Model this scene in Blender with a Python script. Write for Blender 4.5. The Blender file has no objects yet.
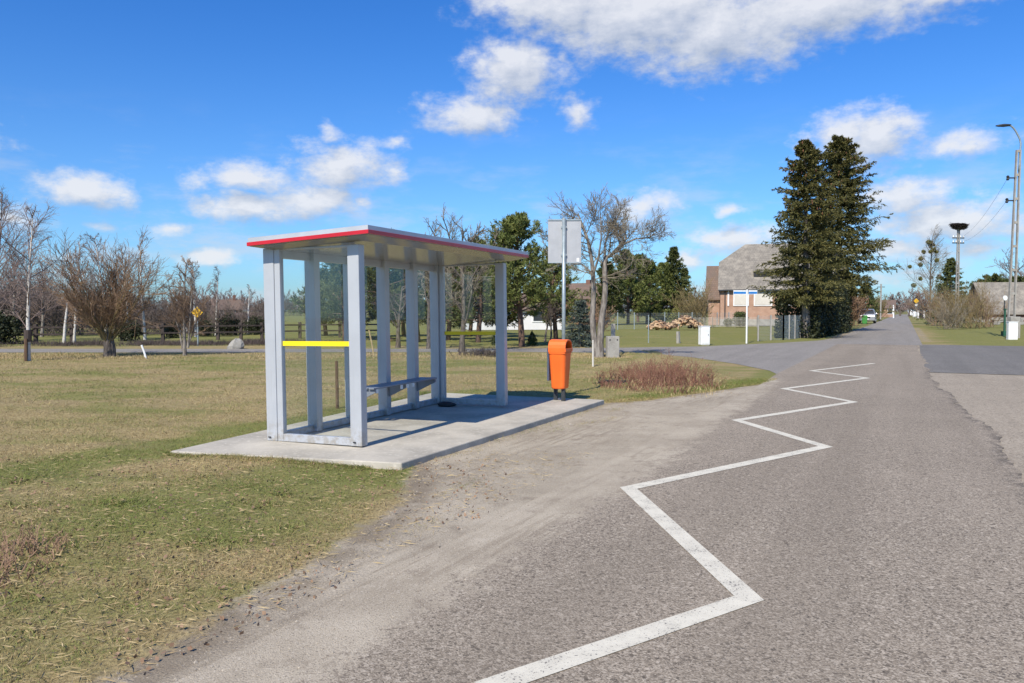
import bpy, math, random
import numpy as np
from mathutils import Vector, Matrix, Quaternion

R = math.radians
random.seed(11)
rng = np.random.default_rng(11)
scene = bpy.context.scene
col = scene.collection

# ------------------------------------------------------------------ camera
F_PX, CX, CY, HOR, EYE = 800.0, 512.0, 341.5, 311.0, 1.6
PITCH = math.atan((CY - HOR) / F_PX)
cam_d = bpy.data.cameras.new('camera')
cam_d.sensor_width = 36.0
cam_d.lens = F_PX / 1024.0 * 36.0
cam_d.clip_end = 6000.0
cam_d.clip_start = 0.05
cam = bpy.data.objects.new('camera', cam_d)
cam.location = (0, 0, EYE)
cam.rotation_euler = (R(90) - PITCH, 0, 0)
col.objects.link(cam)
scene.camera = cam


def ray(px, py):
    dx, dy = (px - CX) / F_PX, -(py - CY) / F_PX
    c, s = math.cos(PITCH), math.sin(PITCH)
    return Vector((dx, c + dy * s, -s + dy * c))


def G(px, py, z=0.0):
    d = ray(px, py)
    t = (z - EYE) / d.z
    return Vector((d.x * t, d.y * t, z))


def P(px, py, Y):
    d = ray(px, py)
    t = Y / d.y
    return Vector((d.x * t, Y, EYE + d.z * t))


# road frame: s runs along the road, n to its right
ROAD = Vector((0.441, 0.8975, 0)).normalized()
RN = Vector((ROAD.y, -ROAD.x, 0))


def SN(s, n, z=0.0):
    return Vector((ROAD.x * s + RN.x * n, ROAD.y * s + RN.y * n, z))


def to_sn(x, y):
    return x * ROAD.x + y * ROAD.y, x * RN.x + y * RN.y


# ------------------------------------------------------------------ objects
def tag(o, label=None, cat=None, group=None, kind=None):
    if label: o['label'] = label
    if cat: o['category'] = cat
    if group: o['group'] = group
    if kind: o['kind'] = kind
    return o


def empty(name, loc, rz=0.0, label=None, cat=None, group=None):
    o = bpy.data.objects.new(name, None)
    o.empty_display_size = 0.2
    o.location = loc
    o.rotation_euler = (0, 0, rz)
    col.objects.link(o)
    return tag(o, label, cat, group)


def copy_tree(o, parent=None):
    c = o.copy()
    col.objects.link(c)
    c.parent = parent
    for ch in [x for x in col.objects if x.parent == o]:
        copy_tree(ch, c)
    return c


class MB:
    def __init__(s):
        s.v, s.f, s.n, s.attr = [], [], 0, []

    def add(s, v, *faces):
        v = np.asarray(v, dtype=np.float64).reshape(-1, 3)
        for f in faces:
            f = np.asarray(f, dtype=np.int64)
            if f.size: s.f.append(f + s.n)
        s.v.append(v)
        s.n += len(v)
        return s

    def box(s, c, size, M=None):
        hx, hy, hz = size[0] / 2, size[1] / 2, size[2] / 2
        v = np.array([(x, y, z) for z in (-hz, hz) for y in (-hy, hy) for x in (-hx, hx)], float)
        if M is not None: v = v @ np.array(M.to_3x3()).T
        v += np.array(c)
        return s.add(v, [(0, 2, 3, 1), (4, 5, 7, 6), (0, 1, 5, 4), (2, 6, 7, 3), (0, 4, 6, 2), (1, 3, 7, 5)])

    def bar(s, a, b, w, h, up=(0, 0, 1)):
        a, b = Vector(a), Vector(b)
        y = (b - a).normalized()
        x = y.cross(Vector(up))
        if x.length < 1e-4: x = y.cross(Vector((1, 0, 0)))
        x.normalize()
        z = x.cross(y)
        M = Matrix((x, y, z)).transposed()
        return s.box((a + b) / 2, (w, (b - a).length, h), M)

    def tube(s, pts, rad, k=8, cap=True):
        pts = np.asarray([tuple(p) for p in pts], float)
        n = len(pts)
        rad = np.full(n, rad) if np.isscalar(rad) else np.asarray(rad, float)
        s.tubes(pts[None], rad[None], k)
        if cap:
            base = s.n - n * k
            s.f.append(np.array([list(range(base + k - 1, base - 1, -1))]))
            s.f.append(np.array([list(range(base + (n - 1) * k, base + n * k))]))
        return s

    def tubes(s, pts, rad, k=4):
        """pts (N,n,3) rad (N,n): all the tubes at once"""
        N, n, _ = pts.shape
        tan = np.gradient(pts, axis=1)
        tan /= np.linalg.norm(tan, axis=2, keepdims=True) + 1e-12
        ref = np.tile(np.array([0.0, 0.0, 1.0]), (N, 1))
        m = np.abs(tan[:, 0, 2]) > 0.8
        ref[m] = (1.0, 0.0, 0.0)
        ref = ref[:, None, :]
        a = np.cross(tan, np.broadcast_to(ref, tan.shape))
        a /= np.linalg.norm(a, axis=2, keepdims=True) + 1e-12
        b = np.cross(tan, a)
        ang = np.arange(k) / k * 2 * np.pi
        ring = a[:, :, None, :] * np.cos(ang)[None, None, :, None] + b[:, :, None, :] * np.sin(ang)[None, None, :, None]
        v = pts[:, :, None, :] + ring * rad[:, :, None, None]
        idx = np.arange(N * n * k).reshape(N, n, k)
        q = np.stack([idx[:, :-1, :], np.roll(idx, -1, 2)[:, :-1, :], np.roll(idx, -1, 2)[:, 1:, :], idx[:, 1:, :]], -1).reshape(-1, 4)
        return s.add(v, q)

    def lathe(s, prof, c=(0, 0, 0), k=16, sx=1.0, sy=1.0):
        n = len(prof)
        ang = np.arange(k) / k * 2 * np.pi
        v = np.array([[(r * math.cos(t) * sx + c[0], r * math.sin(t) * sy + c[1], z + c[2]) for t in ang] for r, z in prof])
        idx = np.arange(n * k).reshape(n, k)
        q = np.stack([idx[:-1], np.roll(idx, -1, 1)[:-1], np.roll(idx, -1, 1)[1:], idx[1:]], -1).reshape(-1, 4)
        s.add(v, q)
        base = s.n - n * k
        s.f.append(np.array([list(range(base + k - 1, base - 1, -1))]))
        s.f.append(np.array([list(range(base + (n - 1) * k, base + n * k))]))
        return s

    def prism(s, poly, axis, d0, d1):
        """poly of 2-D points extruded along axis x / y / z from d0 to d1"""
        n = len(poly)
        def mk(p, d):
            return {'x': (d, p[0], p[1]), 'y': (p[0], d, p[1]), 'z': (p[0], p[1], d)}[axis]
        v = [mk(p, d0) for p in poly] + [mk(p, d1) for p in poly]
        q = [(i, (i + 1) % n, n + (i + 1) % n, n + i) for i in range(n)]
        s.add(v, q, [list(range(n - 1, -1, -1))], [list(range(n, 2 * n))])
        return s

    def build(s, name, mat, parent=None, smooth=False, bevel=0.0, loc=None, attrs=None):
        me = bpy.data.meshes.new(name)
        V = np.concatenate(s.v) if s.v else np.zeros((0, 3))
        me.vertices.add(len(V))
        me.vertices.foreach_set('co', V.astype(np.float32).ravel())
        li = np.concatenate([f.ravel() for f in s.f])
        lt = np.concatenate([np.full(len(f), f.shape[1]) for f in s.f])
        me.loops.add(len(li))
        me.loops.foreach_set('vertex_index', li.astype(np.int32))
        me.polygons.add(len(lt))
        ls = np.concatenate([[0], np.cumsum(lt)[:-1]])
        me.polygons.foreach_set('loop_start', ls.astype(np.int32))
        if attrs:
            for k_, a_ in attrs.items():
                at = me.attributes.new(k_, 'FLOAT', 'POINT')
                at.data.foreach_set('value', np.asarray(a_, np.float32))
        me.update(calc_edges=True)
        me.validate()
        me.polygons.foreach_set('use_smooth', np.full(len(lt), bool(smooth)))
        if mat: me.materials.append(mat)
        o = bpy.data.objects.new(name, me)
        col.objects.link(o)
        if parent: o.parent = parent
        if loc is not None: o.location = loc
        if bevel:
            b = o.modifiers.new('bevel', 'BEVEL')
            b.width = bevel
            b.segments = 2
            b.limit_method = 'ANGLE'
            b.angle_limit = R(40)
        return o


# ------------------------------------------------------------------ materials
class NT:
    def __init__(s, tree):
        s.t = tree

    def n(s, typ, **kw):
        nd = s.t.nodes.new(typ)
        ins = kw.pop('ins', {})
        for k, v in kw.items(): setattr(nd, k, v)
        for k, v in ins.items():
            if isinstance(v, bpy.types.NodeSocket): s.t.links.new(v, nd.inputs[k])
            else: nd.inputs[k].default_value = v
        return nd

    def math(s, op, a, b=None, c=None, clamp=False):
        nd = s.t.nodes.new('ShaderNodeMath')
        nd.operation = op
        nd.use_clamp = clamp
        for i, v in enumerate((a, b, c)):
            if v is None: continue
            if isinstance(v, bpy.types.NodeSocket): s.t.links.new(v, nd.inputs[i])
            else: nd.inputs[i].default_value = v
        return nd.outputs[0]

    def noise(s, vec, scale, detail=4.0, rough=0.55, out=0):
        nd = s.n('ShaderNodeTexNoise', ins={'Scale': scale, 'Detail': detail, 'Roughness': rough})
        if vec is not None: s.t.links.new(vec, nd.inputs['Vector'])
        return nd.outputs[out]

    def ramp(s, fac, stops):
        nd = s.t.nodes.new('ShaderNodeValToRGB')
        cr = nd.color_ramp
        while len(cr.elements) < len(stops): cr.elements.new(0.5)
        for e, (p, c) in zip(cr.elements, stops):
            e.position = p
            e.color = c if len(c) == 4 else (*c, 1)
        s.t.links.new(fac, nd.inputs[0])
        return nd.outputs[0]

    def step(s, fac, lo, hi, a=0.0, b=1.0):
        nd = s.n('ShaderNodeMapRange', interpolation_type='SMOOTHSTEP', ins={1: lo, 2: hi, 3: a, 4: b})
        s.t.links.new(fac, nd.inputs[0])
        return nd.outputs[0]

    def mix(s, fac, a, b, blend='MIX'):
        nd = s.n('ShaderNodeMix', data_type='RGBA', blend_type=blend)
        for i, v in ((0, fac), (6, a), (7, b)):
            if isinstance(v, bpy.types.NodeSocket): s.t.links.new(v, nd.inputs[i])
            else: nd.inputs[i].default_value = v if i == 0 else (*v, 1)
        return nd.outputs[2]

    def mapping(s, vec, scale=(1, 1, 1), rot=(0, 0, 0), loc=(0, 0, 0)):
        nd = s.n('ShaderNodeMapping', ins={'Scale': scale, 'Rotation': rot, 'Location': loc})
        s.t.links.new(vec, nd.inputs[0])
        return nd.outputs[0]

    def bump(s, h, strength=0.4, dist=0.02):
        nd = s.n('ShaderNodeBump', ins={'Strength': strength, 'Distance': dist})
        s.t.links.new(h, nd.inputs['Height'])
        return nd.outputs[0]


def new_mat(name):
    m = bpy.data.materials.new(name)
    m.use_nodes = True
    t = m.node_tree
    b = t.nodes['Principled BSDF']
    return m, NT(t), b


def setin(nt, b, key, v):
    if isinstance(v, bpy.types.NodeSocket): nt.t.links.new(v, b.inputs[key])
    else: b.inputs[key].default_value = v if not isinstance(v, tuple) else (*v, 1)


def simple(name, c1, c2=None, scale=6.0, rough=0.6, metal=0.0, bump=0.0, detail=5.0, spec=None, stretch=(1, 1, 1), lo=0.35, hi=0.65, speck=None):
    m, nt, b = new_mat(name)
    c2 = c2 or tuple(x * 0.82 for x in c1)
    tc = nt.n('ShaderNodeTexCoord').outputs['Object']
    v = nt.mapping(tc, stretch)
    f = nt.noise(v, scale, detail)
    c = nt.mix(nt.step(f, lo, hi), c1, c2)
    if speck:
        f2 = nt.noise(v, scale * 9, 3.0)
        c = nt.mix(nt.step(f2, 0.58, 0.68), c, speck)
    setin(nt, b, 'Base Color', c)
    b.inputs['Roughness'].default_value = rough
    b.inputs['Metallic'].default_value = metal
    if spec is not None: b.inputs['Specular IOR Level'].default_value = spec
    if bump: setin(nt, b, 'Normal', nt.bump(nt.noise(v, scale * 4, 6.0), bump, 0.02))
    return m


M = {}
M['frame'] = simple('painted_light_grey_steel', (0.435, 0.45, 0.47), (0.40, 0.415, 0.435), 3, 0.36, 0.1, 0.015)
_m = M['frame']
_nt, _b = NT(_m.node_tree), _m.node_tree.nodes['Principled BSDF']
_src = _b.inputs['Base Color'].links[0].from_socket
_tc = _nt.n('ShaderNodeTexCoord').outputs['Object']
_sp = _nt.n('ShaderNodeSeparateXYZ')
_m.node_tree.links.new(_tc, _sp.inputs[0])
_d = _nt.math('MULTIPLY', _nt.step(_sp.outputs[2], 0.02, 0.32, 1.0, 0.0), _nt.step(_nt.noise(_tc, 14.0, 6.0, 0.7), 0.40, 0.62))
_v = _nt.math('MULTIPLY', _nt.step(_nt.noise(_nt.mapping(_tc, (40, 40, 0.8)), 1.0, 4.0, 0.6), 0.55, 0.7), 0.22)
_c = _nt.mix(_v, _src, (0.30, 0.29, 0.27))
_c = _nt.mix(_nt.math('MULTIPLY', _d, 0.65), _c, (0.27, 0.235, 0.18))
_m.node_tree.links.new(_c, _b.inputs['Base Color'])
M['frame_dark'] = simple('painted_mid_grey_steel', (0.22, 0.24, 0.28), (0.19, 0.21, 0.25), 3, 0.4, 0.1)
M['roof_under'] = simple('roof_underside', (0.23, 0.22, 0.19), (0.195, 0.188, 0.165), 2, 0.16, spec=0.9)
M['roof_top'] = simple('roof_sheet', (0.50, 0.52, 0.54), (0.42, 0.44, 0.46), 2, 0.4, 0.2)
M['red'] = simple('red_trim_paint', (0.52, 0.012, 0.024), (0.46, 0.011, 0.02), 3, 0.35)
M['yellow'] = simple('yellow_film', (0.85, 0.66, 0.01), (0.8, 0.6, 0.01), 4, 0.45)
M['amber'] = simple('amber_plate', (0.72, 0.42, 0.01), (0.66, 0.38, 0.01), 4, 0.5)
M['orange'] = simple('orange_plastic', (0.86, 0.15, 0.018), (0.78, 0.13, 0.016), 4, 0.42, 0, 0.03)
M['dark_steel'] = simple('dark_steel', (0.05, 0.055, 0.06), (0.035, 0.04, 0.045), 8, 0.5, 0.3)
M['galv'] = simple('galvanised_steel', (0.36, 0.41, 0.42), (0.28, 0.33, 0.34), 14, 0.42, 0.35)
M['sign_back'] = simple('sign_back_aluminium', (0.40, 0.405, 0.41), (0.36, 0.365, 0.37), 5, 0.5, 0.1)
M['white_paint'] = simple('white_paint', (0.80, 0.80, 0.78), (0.72, 0.72, 0.69), 5, 0.5)
M['blue_plate'] = simple('blue_plate', (0.02, 0.19, 0.50), (0.02, 0.16, 0.44), 5, 0.4)
M['black'] = simple('black_plastic', (0.012, 0.012, 0.014), (0.02, 0.02, 0.022), 12, 0.6, 0, 0.2)
M['wood_dark'] = simple('weathered_dark_wood', (0.045, 0.033, 0.028), (0.075, 0.055, 0.045), 5, 0.85, 0, 0.3, stretch=(1, 1, 0.2))
M['wood_brown'] = simple('brown_wood', (0.13, 0.075, 0.04), (0.08, 0.045, 0.025), 8, 0.85, 0, 0.4, stretch=(3, 3, 0.4))
M['bark'] = simple('grey_brown_bark', (0.16, 0.13, 0.105), (0.07, 0.055, 0.045), 9, 0.9, 0, 0.8, stretch=(2, 2, 0.5))
M['bark_grey'] = simple('pale_grey_bark', (0.27, 0.24, 0.205), (0.12, 0.10, 0.085), 7, 0.9, 0, 0.8, stretch=(2, 2, 0.5))
M['bark_pine'] = simple('reddish_pine_bark', (0.17, 0.10, 0.065), (0.07, 0.045, 0.035), 7, 0.9, 0, 0.8, stretch=(2, 2, 0.6))
M['birch'] = simple('white_birch_bark', (0.58, 0.55, 0.50), (0.42, 0.38, 0.34), 4, 0.75, 0, 0.2, stretch=(1, 1, 4), lo=0.45, hi=0.75, speck=(0.09, 0.08, 0.07))
M['twig_purple'] = simple('purple_brown_twigs', (0.225, 0.165, 0.14), (0.16, 0.115, 0.10), 2, 0.8)
M['twig_brown'] = simple('brown_twigs', (0.26, 0.17, 0.10), (0.19, 0.12, 0.075), 2, 0.8)
M['twig_grey'] = simple('lichen_grey_twigs', (0.25, 0.215, 0.155), (0.155, 0.125, 0.09), 2, 0.85)
M['twig_hedge'] = simple('hedgerow_twigs', (0.15, 0.115, 0.095), (0.10, 0.078, 0.065), 2, 0.85)
M['twig_olive'] = simple('olive_twigs', (0.22, 0.165, 0.07), (0.15, 0.11, 0.05), 2, 0.85)
M['twig_dark'] = simple('dark_twigs', (0.09, 0.065, 0.055), (0.06, 0.045, 0.04), 2, 0.85)
M['dry_weed'] = simple('dry_russet_stalks', (0.235, 0.11, 0.07), (0.15, 0.07, 0.045), 5, 0.85)
M['dry_straw'] = simple('dry_straw', (0.44, 0.34, 0.18), (0.32, 0.23, 0.11), 5, 0.85)


def leafmat(name, c1, c2, c3, scale=1.2, rough=0.6):
    m, nt, b = new_mat(name)
    g = nt.n('ShaderNodeNewGeometry')
    f = nt.noise(g.outputs['Position'], scale, 3.0)
    c = nt.mix(nt.step(f, 0.35, 0.65), c1, c2)
    r = nt.math('MULTIPLY', g.outputs['Random Per Island'], 1.0)
    c = nt.mix(nt.step(r, 0.55, 1.0), c, c3)
    setin(nt, b, 'Base Color', c)
    b.inputs['Roughness'].default_value = rough
    b.inputs['Specular IOR Level'].default_value = 0.25
    return m


M['spruce'] = leafmat('spruce_needles', (0.064, 0.065, 0.020), (0.090, 0.086, 0.026), (0.175, 0.15, 0.048))
M['spruce_cone'] = simple('spruce_cones', (0.20, 0.085, 0.035), (0.14, 0.06, 0.03), 4, 0.8)
M['blue_spruce'] = leafmat('blue_spruce_needles', (0.065, 0.085, 0.068), (0.085, 0.11, 0.09), (0.12, 0.14, 0.11))
M['pine'] = leafmat('pine_needles', (0.09, 0.115, 0.03), (0.13, 0.15, 0.038), (0.20, 0.21, 0.065))
M['pine_dark'] = leafmat('dark_pine_needles', (0.055, 0.070, 0.02), (0.08, 0.095, 0.028), (0.13, 0.14, 0.045))
M['thuja'] = leafmat('dark_hedge_foliage', (0.022, 0.028, 0.012), (0.032, 0.038, 0.015), (0.045, 0.05, 0.02))
M['box'] = leafmat('clipped_shrub_foliage', (0.045, 0.065, 0.018), (0.06, 0.08, 0.022), (0.09, 0.105, 0.03))
M['mistletoe'] = leafmat('mistletoe_foliage', (0.16, 0.15, 0.045), (0.13, 0.12, 0.04), (0.2, 0.18, 0.06))
M['rust_leaf'] = leafmat('russet_hedge_leaves', (0.17, 0.095, 0.055), (0.13, 0.075, 0.045), (0.2, 0.13, 0.07))
M['moss_leaf'] = leafmat('yellow_green_leaves', (0.15, 0.15, 0.03), (0.11, 0.12, 0.03), (0.2, 0.19, 0.05))


def glass_mat():
    m, nt, b = new_mat('clear_glass')
    t = nt.t
    out = t.nodes['Material Output']
    tr = nt.n('ShaderNodeBsdfTransparent', ins={'Color': (0.972, 0.985, 0.98, 1)})
    gl = nt.n('ShaderNodeBsdfGlossy', ins={'Roughness': 0.02, 'Color': (1, 1, 1, 1)})
    lw = nt.n('ShaderNodeLayerWeight', ins={'Blend': 0.5})
    fr = nt.math('ADD', nt.math('MULTIPLY', nt.math('POWER', lw.outputs['Facing'], 5.0), 0.7), 0.026)
    mx = nt.n('ShaderNodeMixShader')
    t.links.new(fr, mx.inputs[0])
    t.links.new(tr.outputs[0], mx.inputs[1])
    t.links.new(gl.outputs[0], mx.inputs[2])
    t.links.new(mx.outputs[0], out.inputs[0])
    return m


M['glass'] = glass_mat()
M['window_glass'] = simple('dark_window_glass', (0.03, 0.035, 0.04), (0.05, 0.055, 0.06), 1, 0.08)


def concrete_mat(name, c1, c2, c3, scale=1.6):
    m, nt, b = new_mat(name)
    p = nt.n('ShaderNodeNewGeometry').outputs['Position']
    f1 = nt.noise(p, scale, 7.0, 0.6)
    f2 = nt.noise(p, scale * 9, 5.0, 0.65)
    f3 = nt.noise(p, scale * 60, 3.0)
    c = nt.mix(nt.step(f1, 0.32, 0.68), c1, c2)
    c = nt.mix(nt.step(f2, 0.52, 0.72), c, c3)
    c = nt.mix(nt.math('MULTIPLY', nt.step(f3, 0.55, 0.75), 0.5), c, tuple(x * 0.55 for x in c1))
    setin(nt, b, 'Base Color', c)
    b.inputs['Roughness'].default_value = 0.88
    b.inputs['Specular IOR Level'].default_value = 0.15
    h = nt.math('ADD', nt.math('MULTIPLY', f2, 0.5), nt.math('MULTIPLY', f3, 0.3))
    setin(nt, b, 'Normal', nt.bump(h, 0.35, 0.01))
    return m


M['concrete'] = concrete_mat('platform_concrete', (0.50, 0.455, 0.375), (0.35, 0.32, 0.265), (0.56, 0.515, 0.43))
M['concrete_grey'] = concrete_mat('old_concrete', (0.36, 0.34, 0.30), (0.27, 0.25, 0.22), (0.42, 0.40, 0.36), 3.0)
M['stone'] = concrete_mat('granite_boulder', (0.30, 0.285, 0.25), (0.25, 0.24, 0.22), (0.45, 0.44, 0.41), 2.0)
M['pebble'] = simple('sandy_pebbles', (0.42, 0.36, 0.28), (0.22, 0.19, 0.155), 9, 0.9)
M['plaster'] = concrete_mat('pale_plaster', (0.60, 0.56, 0.49), (0.5, 0.46, 0.40), (0.66, 0.62, 0.55), 0.5)
M['plaster_white'] = concrete_mat('white_plaster', (0.72, 0.71, 0.69), (0.62, 0.61, 0.59), (0.76, 0.75, 0.73), 0.5)


def brick_mat(name, c1, c2, mortar, sx=4.0):
    m, nt, b = new_mat(name)
    tc = nt.n('ShaderNodeTexCoord').outputs['Object']
    v = nt.mapping(tc, (1, 1, 1), (R(90), 0, 0))
    br = nt.n('ShaderNodeTexBrick', ins={'Color1': (*c1, 1), 'Color2': (*c2, 1), 'Mortar': (*mortar, 1), 'Scale': sx, 'Mortar Size': 0.02, 'Brick Width': 1.0, 'Row Height': 0.32})
    nt.t.links.new(v, br.inputs['Vector'])
    f = nt.noise(tc, 1.2, 5.0)
    c = nt.mix(nt.step(f, 0.35, 0.7), br.outputs[0], tuple(x * 0.75 for x in c1))
    setin(nt, b, 'Base Color', c)
    b.inputs['Roughness'].default_value = 0.9
    return m


M['brick'] = brick_mat('red_brick', (0.44, 0.26, 0.175), (0.37, 0.215, 0.145), (0.45, 0.39, 0.32))
M['brick_dark'] = brick_mat('dark_brick', (0.2, 0.095, 0.065), (0.15, 0.075, 0.055), (0.2, 0.17, 0.15))


def tile_mat(name, c1, c2, c3):
    m, nt, b = new_mat(name)
    tc = nt.n('ShaderNodeTexCoord').outputs['Object']
    br = nt.n('ShaderNodeTexBrick', ins={'Color1': (*c1, 1), 'Color2': (*c2, 1), 'Mortar': (*tuple(x * 0.45 for x in c1), 1), 'Scale': 3.0, 'Mortar Size': 0.03, 'Brick Width': 0.8, 'Row Height': 0.7})
    nt.t.links.new(nt.mapping(tc, (1, 1, 1), (R(90), 0, 0)), br.inputs['Vector'])
    f = nt.noise(tc, 0.9, 6.0, 0.65)
    c = nt.mix(nt.step(f, 0.42, 0.7), br.outputs[0], c3)
    setin(nt, b, 'Base Color', c)
    b.inputs['Roughness'].default_value = 0.85
    setin(nt, b, 'Normal', nt.bump(br.outputs[1], -0.4, 0.05))
    return m


M['tiles'] = tile_mat('weathered_roof_tiles', (0.225, 0.20, 0.165), (0.17, 0.15, 0.125), (0.30, 0.265, 0.215))
M['tiles_brown'] = tile_mat('brown_roof_tiles', (0.19, 0.125, 0.09), (0.15, 0.1, 0.075), (0.13, 0.1, 0.08))

SAND = ((0.45, 0.385, 0.29), (0.345, 0.29, 0.215), (0.52, 0.45, 0.35))


def sand_colour(nt, p):
    f1 = nt.noise(p, 0.9, 6.0, 0.6)
    pr = nt.mapping(p, (1, 1, 1), (0, 0, math.atan2(ROAD.x, ROAD.y)))
    st = nt.mapping(pr, (13.0, 0.9, 1))
    f2 = nt.noise(st, 1.0, 5.0, 0.62)
    fm = nt.step(nt.noise(nt.mapping(pr, (1.1, 0.35, 1)), 1.0, 4.0, 0.6), 0.44, 0.64)
    f4 = nt.noise(p, 3.2, 6.0, 0.65)
    f3 = nt.noise(p, 55, 4.0, 0.7)
    c = nt.mix(nt.step(f1, 0.35, 0.65), SAND[0], SAND[1])
    c = nt.mix(nt.math('MULTIPLY', nt.math('MULTIPLY', nt.step(f2, 0.46, 0.6), fm), 0.6), c, (0.215, 0.17, 0.12))
    c = nt.mix(nt.math('MULTIPLY', nt.step(f4, 0.53, 0.70), 0.75), c, (0.235, 0.19, 0.14))
    c = nt.mix(nt.math('MULTIPLY', nt.step(f4, 0.28, 0.42, 1.0, 0.0), 0.5), c, SAND[2])
    c = nt.mix(nt.math('MULTIPLY', nt.step(f3, 0.5, 0.75), 0.6), c, SAND[2])
    vo = nt.n('ShaderNodeTexVoronoi', feature='F1', ins={'Scale': 85.0})
    nt.t.links.new(p, vo.inputs['Vector'])
    c = nt.mix(nt.math('MULTIPLY', nt.step(nt.noise(p, 95, 3.0, 0.7), 0.55, 0.64), 0.8), c, (0.13, 0.108, 0.085))
    c = nt.mix(nt.math('MULTIPLY', nt.step(nt.noise(p, 71, 3.0, 0.7), 0.58, 0.67), 0.7), c, (0.56, 0.50, 0.41))
    h = nt.math('ADD', nt.math('MULTIPLY', f2, 0.7), nt.math('MULTIPLY', f3, 0.5))
    return c, h


def field_mat():
    m, nt, b = new_mat('field_grass_and_sand')
    p = nt.n('ShaderNodeNewGeometry').outputs['Position']
    sand = nt.n('ShaderNodeAttribute', attribute_name='sand').outputs['Fac']
    lush = nt.n('ShaderNodeAttribute', attribute_name='lush').outputs['Fac']
    n0 = nt.noise(p, 0.16, 4.0)
    n1 = nt.noise(nt.mapping(p, (0.5, 1.0, 1.0)), 0.9, 6.0, 0.6)
    n2 = nt.noise(p, 7.0, 6.0, 0.65)
    n3 = nt.noise(nt.mapping(p, (1.0, 0.6, 1.0)), 48.0, 5.0, 0.7)
    straw = nt.mix(nt.step(n2, 0.3, 0.7), (0.36, 0.28, 0.135), (0.27, 0.20, 0.095))
    straw = nt.mix(nt.math('MULTIPLY', nt.step(n3, 0.48, 0.72), 0.7), straw, (0.48, 0.39, 0.21))
    green = nt.mix(nt.step(n2, 0.35, 0.7), (0.15, 0.175, 0.045), (0.225, 0.22, 0.065))
    gsel = nt.math('ADD', nt.math('MULTIPLY', n1, 0.6), nt.math('ADD', nt.math('MULTIPLY', n0, 0.3), nt.math('MULTIPLY', n2, 0.12)))
    gsel = nt.math('ADD', gsel, nt.math('MULTIPLY', lush, 0.3))
    c = nt.mix(nt.math('MULTIPLY', nt.step(gsel, 0.445, 0.64), 0.85), straw, green)
    c = nt.mix(nt.math('MULTIPLY', nt.step(n3, 0.36, 0.50, 1.0, 0.0), 0.65), c, (0.085, 0.065, 0.035))
    sc, sh = sand_colour(nt, p)
    sm = nt.math('ADD', sand, nt.math('MULTIPLY', nt.math('SUBTRACT', nt.math('ADD', nt.math('MULTIPLY', n1, 0.5), nt.math('MULTIPLY', n2, 0.5)), 0.5), 1.1))
    sm = nt.step(sm, 0.36, 0.62)
    rim = nt.math('MULTIPLY', nt.step(sand, 0.3, 0.55), nt.step(sand, 0.72, 0.97, 1.0, 0.0))
    rim = nt.math('MULTIPLY', rim, nt.step(nt.noise(p, 1.7, 5.0, 0.6), 0.38, 0.58))
    sc = nt.mix(nt.math('MULTIPLY', rim, 0.7), sc, (0.19, 0.15, 0.105))
    c = nt.mix(sm, c, sc)
    setin(nt, b, 'Base Color', c)
    b.inputs['Roughness'].default_value = 0.95
    b.inputs['Specular IOR Level'].default_value = 0.1
    h = nt.math('ADD', nt.math('MULTIPLY', n2, 0.6), nt.math('MULTIPLY', n3, 0.8))
    hh = nt.math('ADD', nt.math('MULTIPLY', sm, nt.math('SUBTRACT', sh, h)), h)
    setin(nt, b, 'Normal', nt.bump(hh, 0.75, 0.03))
    return m


M['field'] = field_mat()


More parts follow.
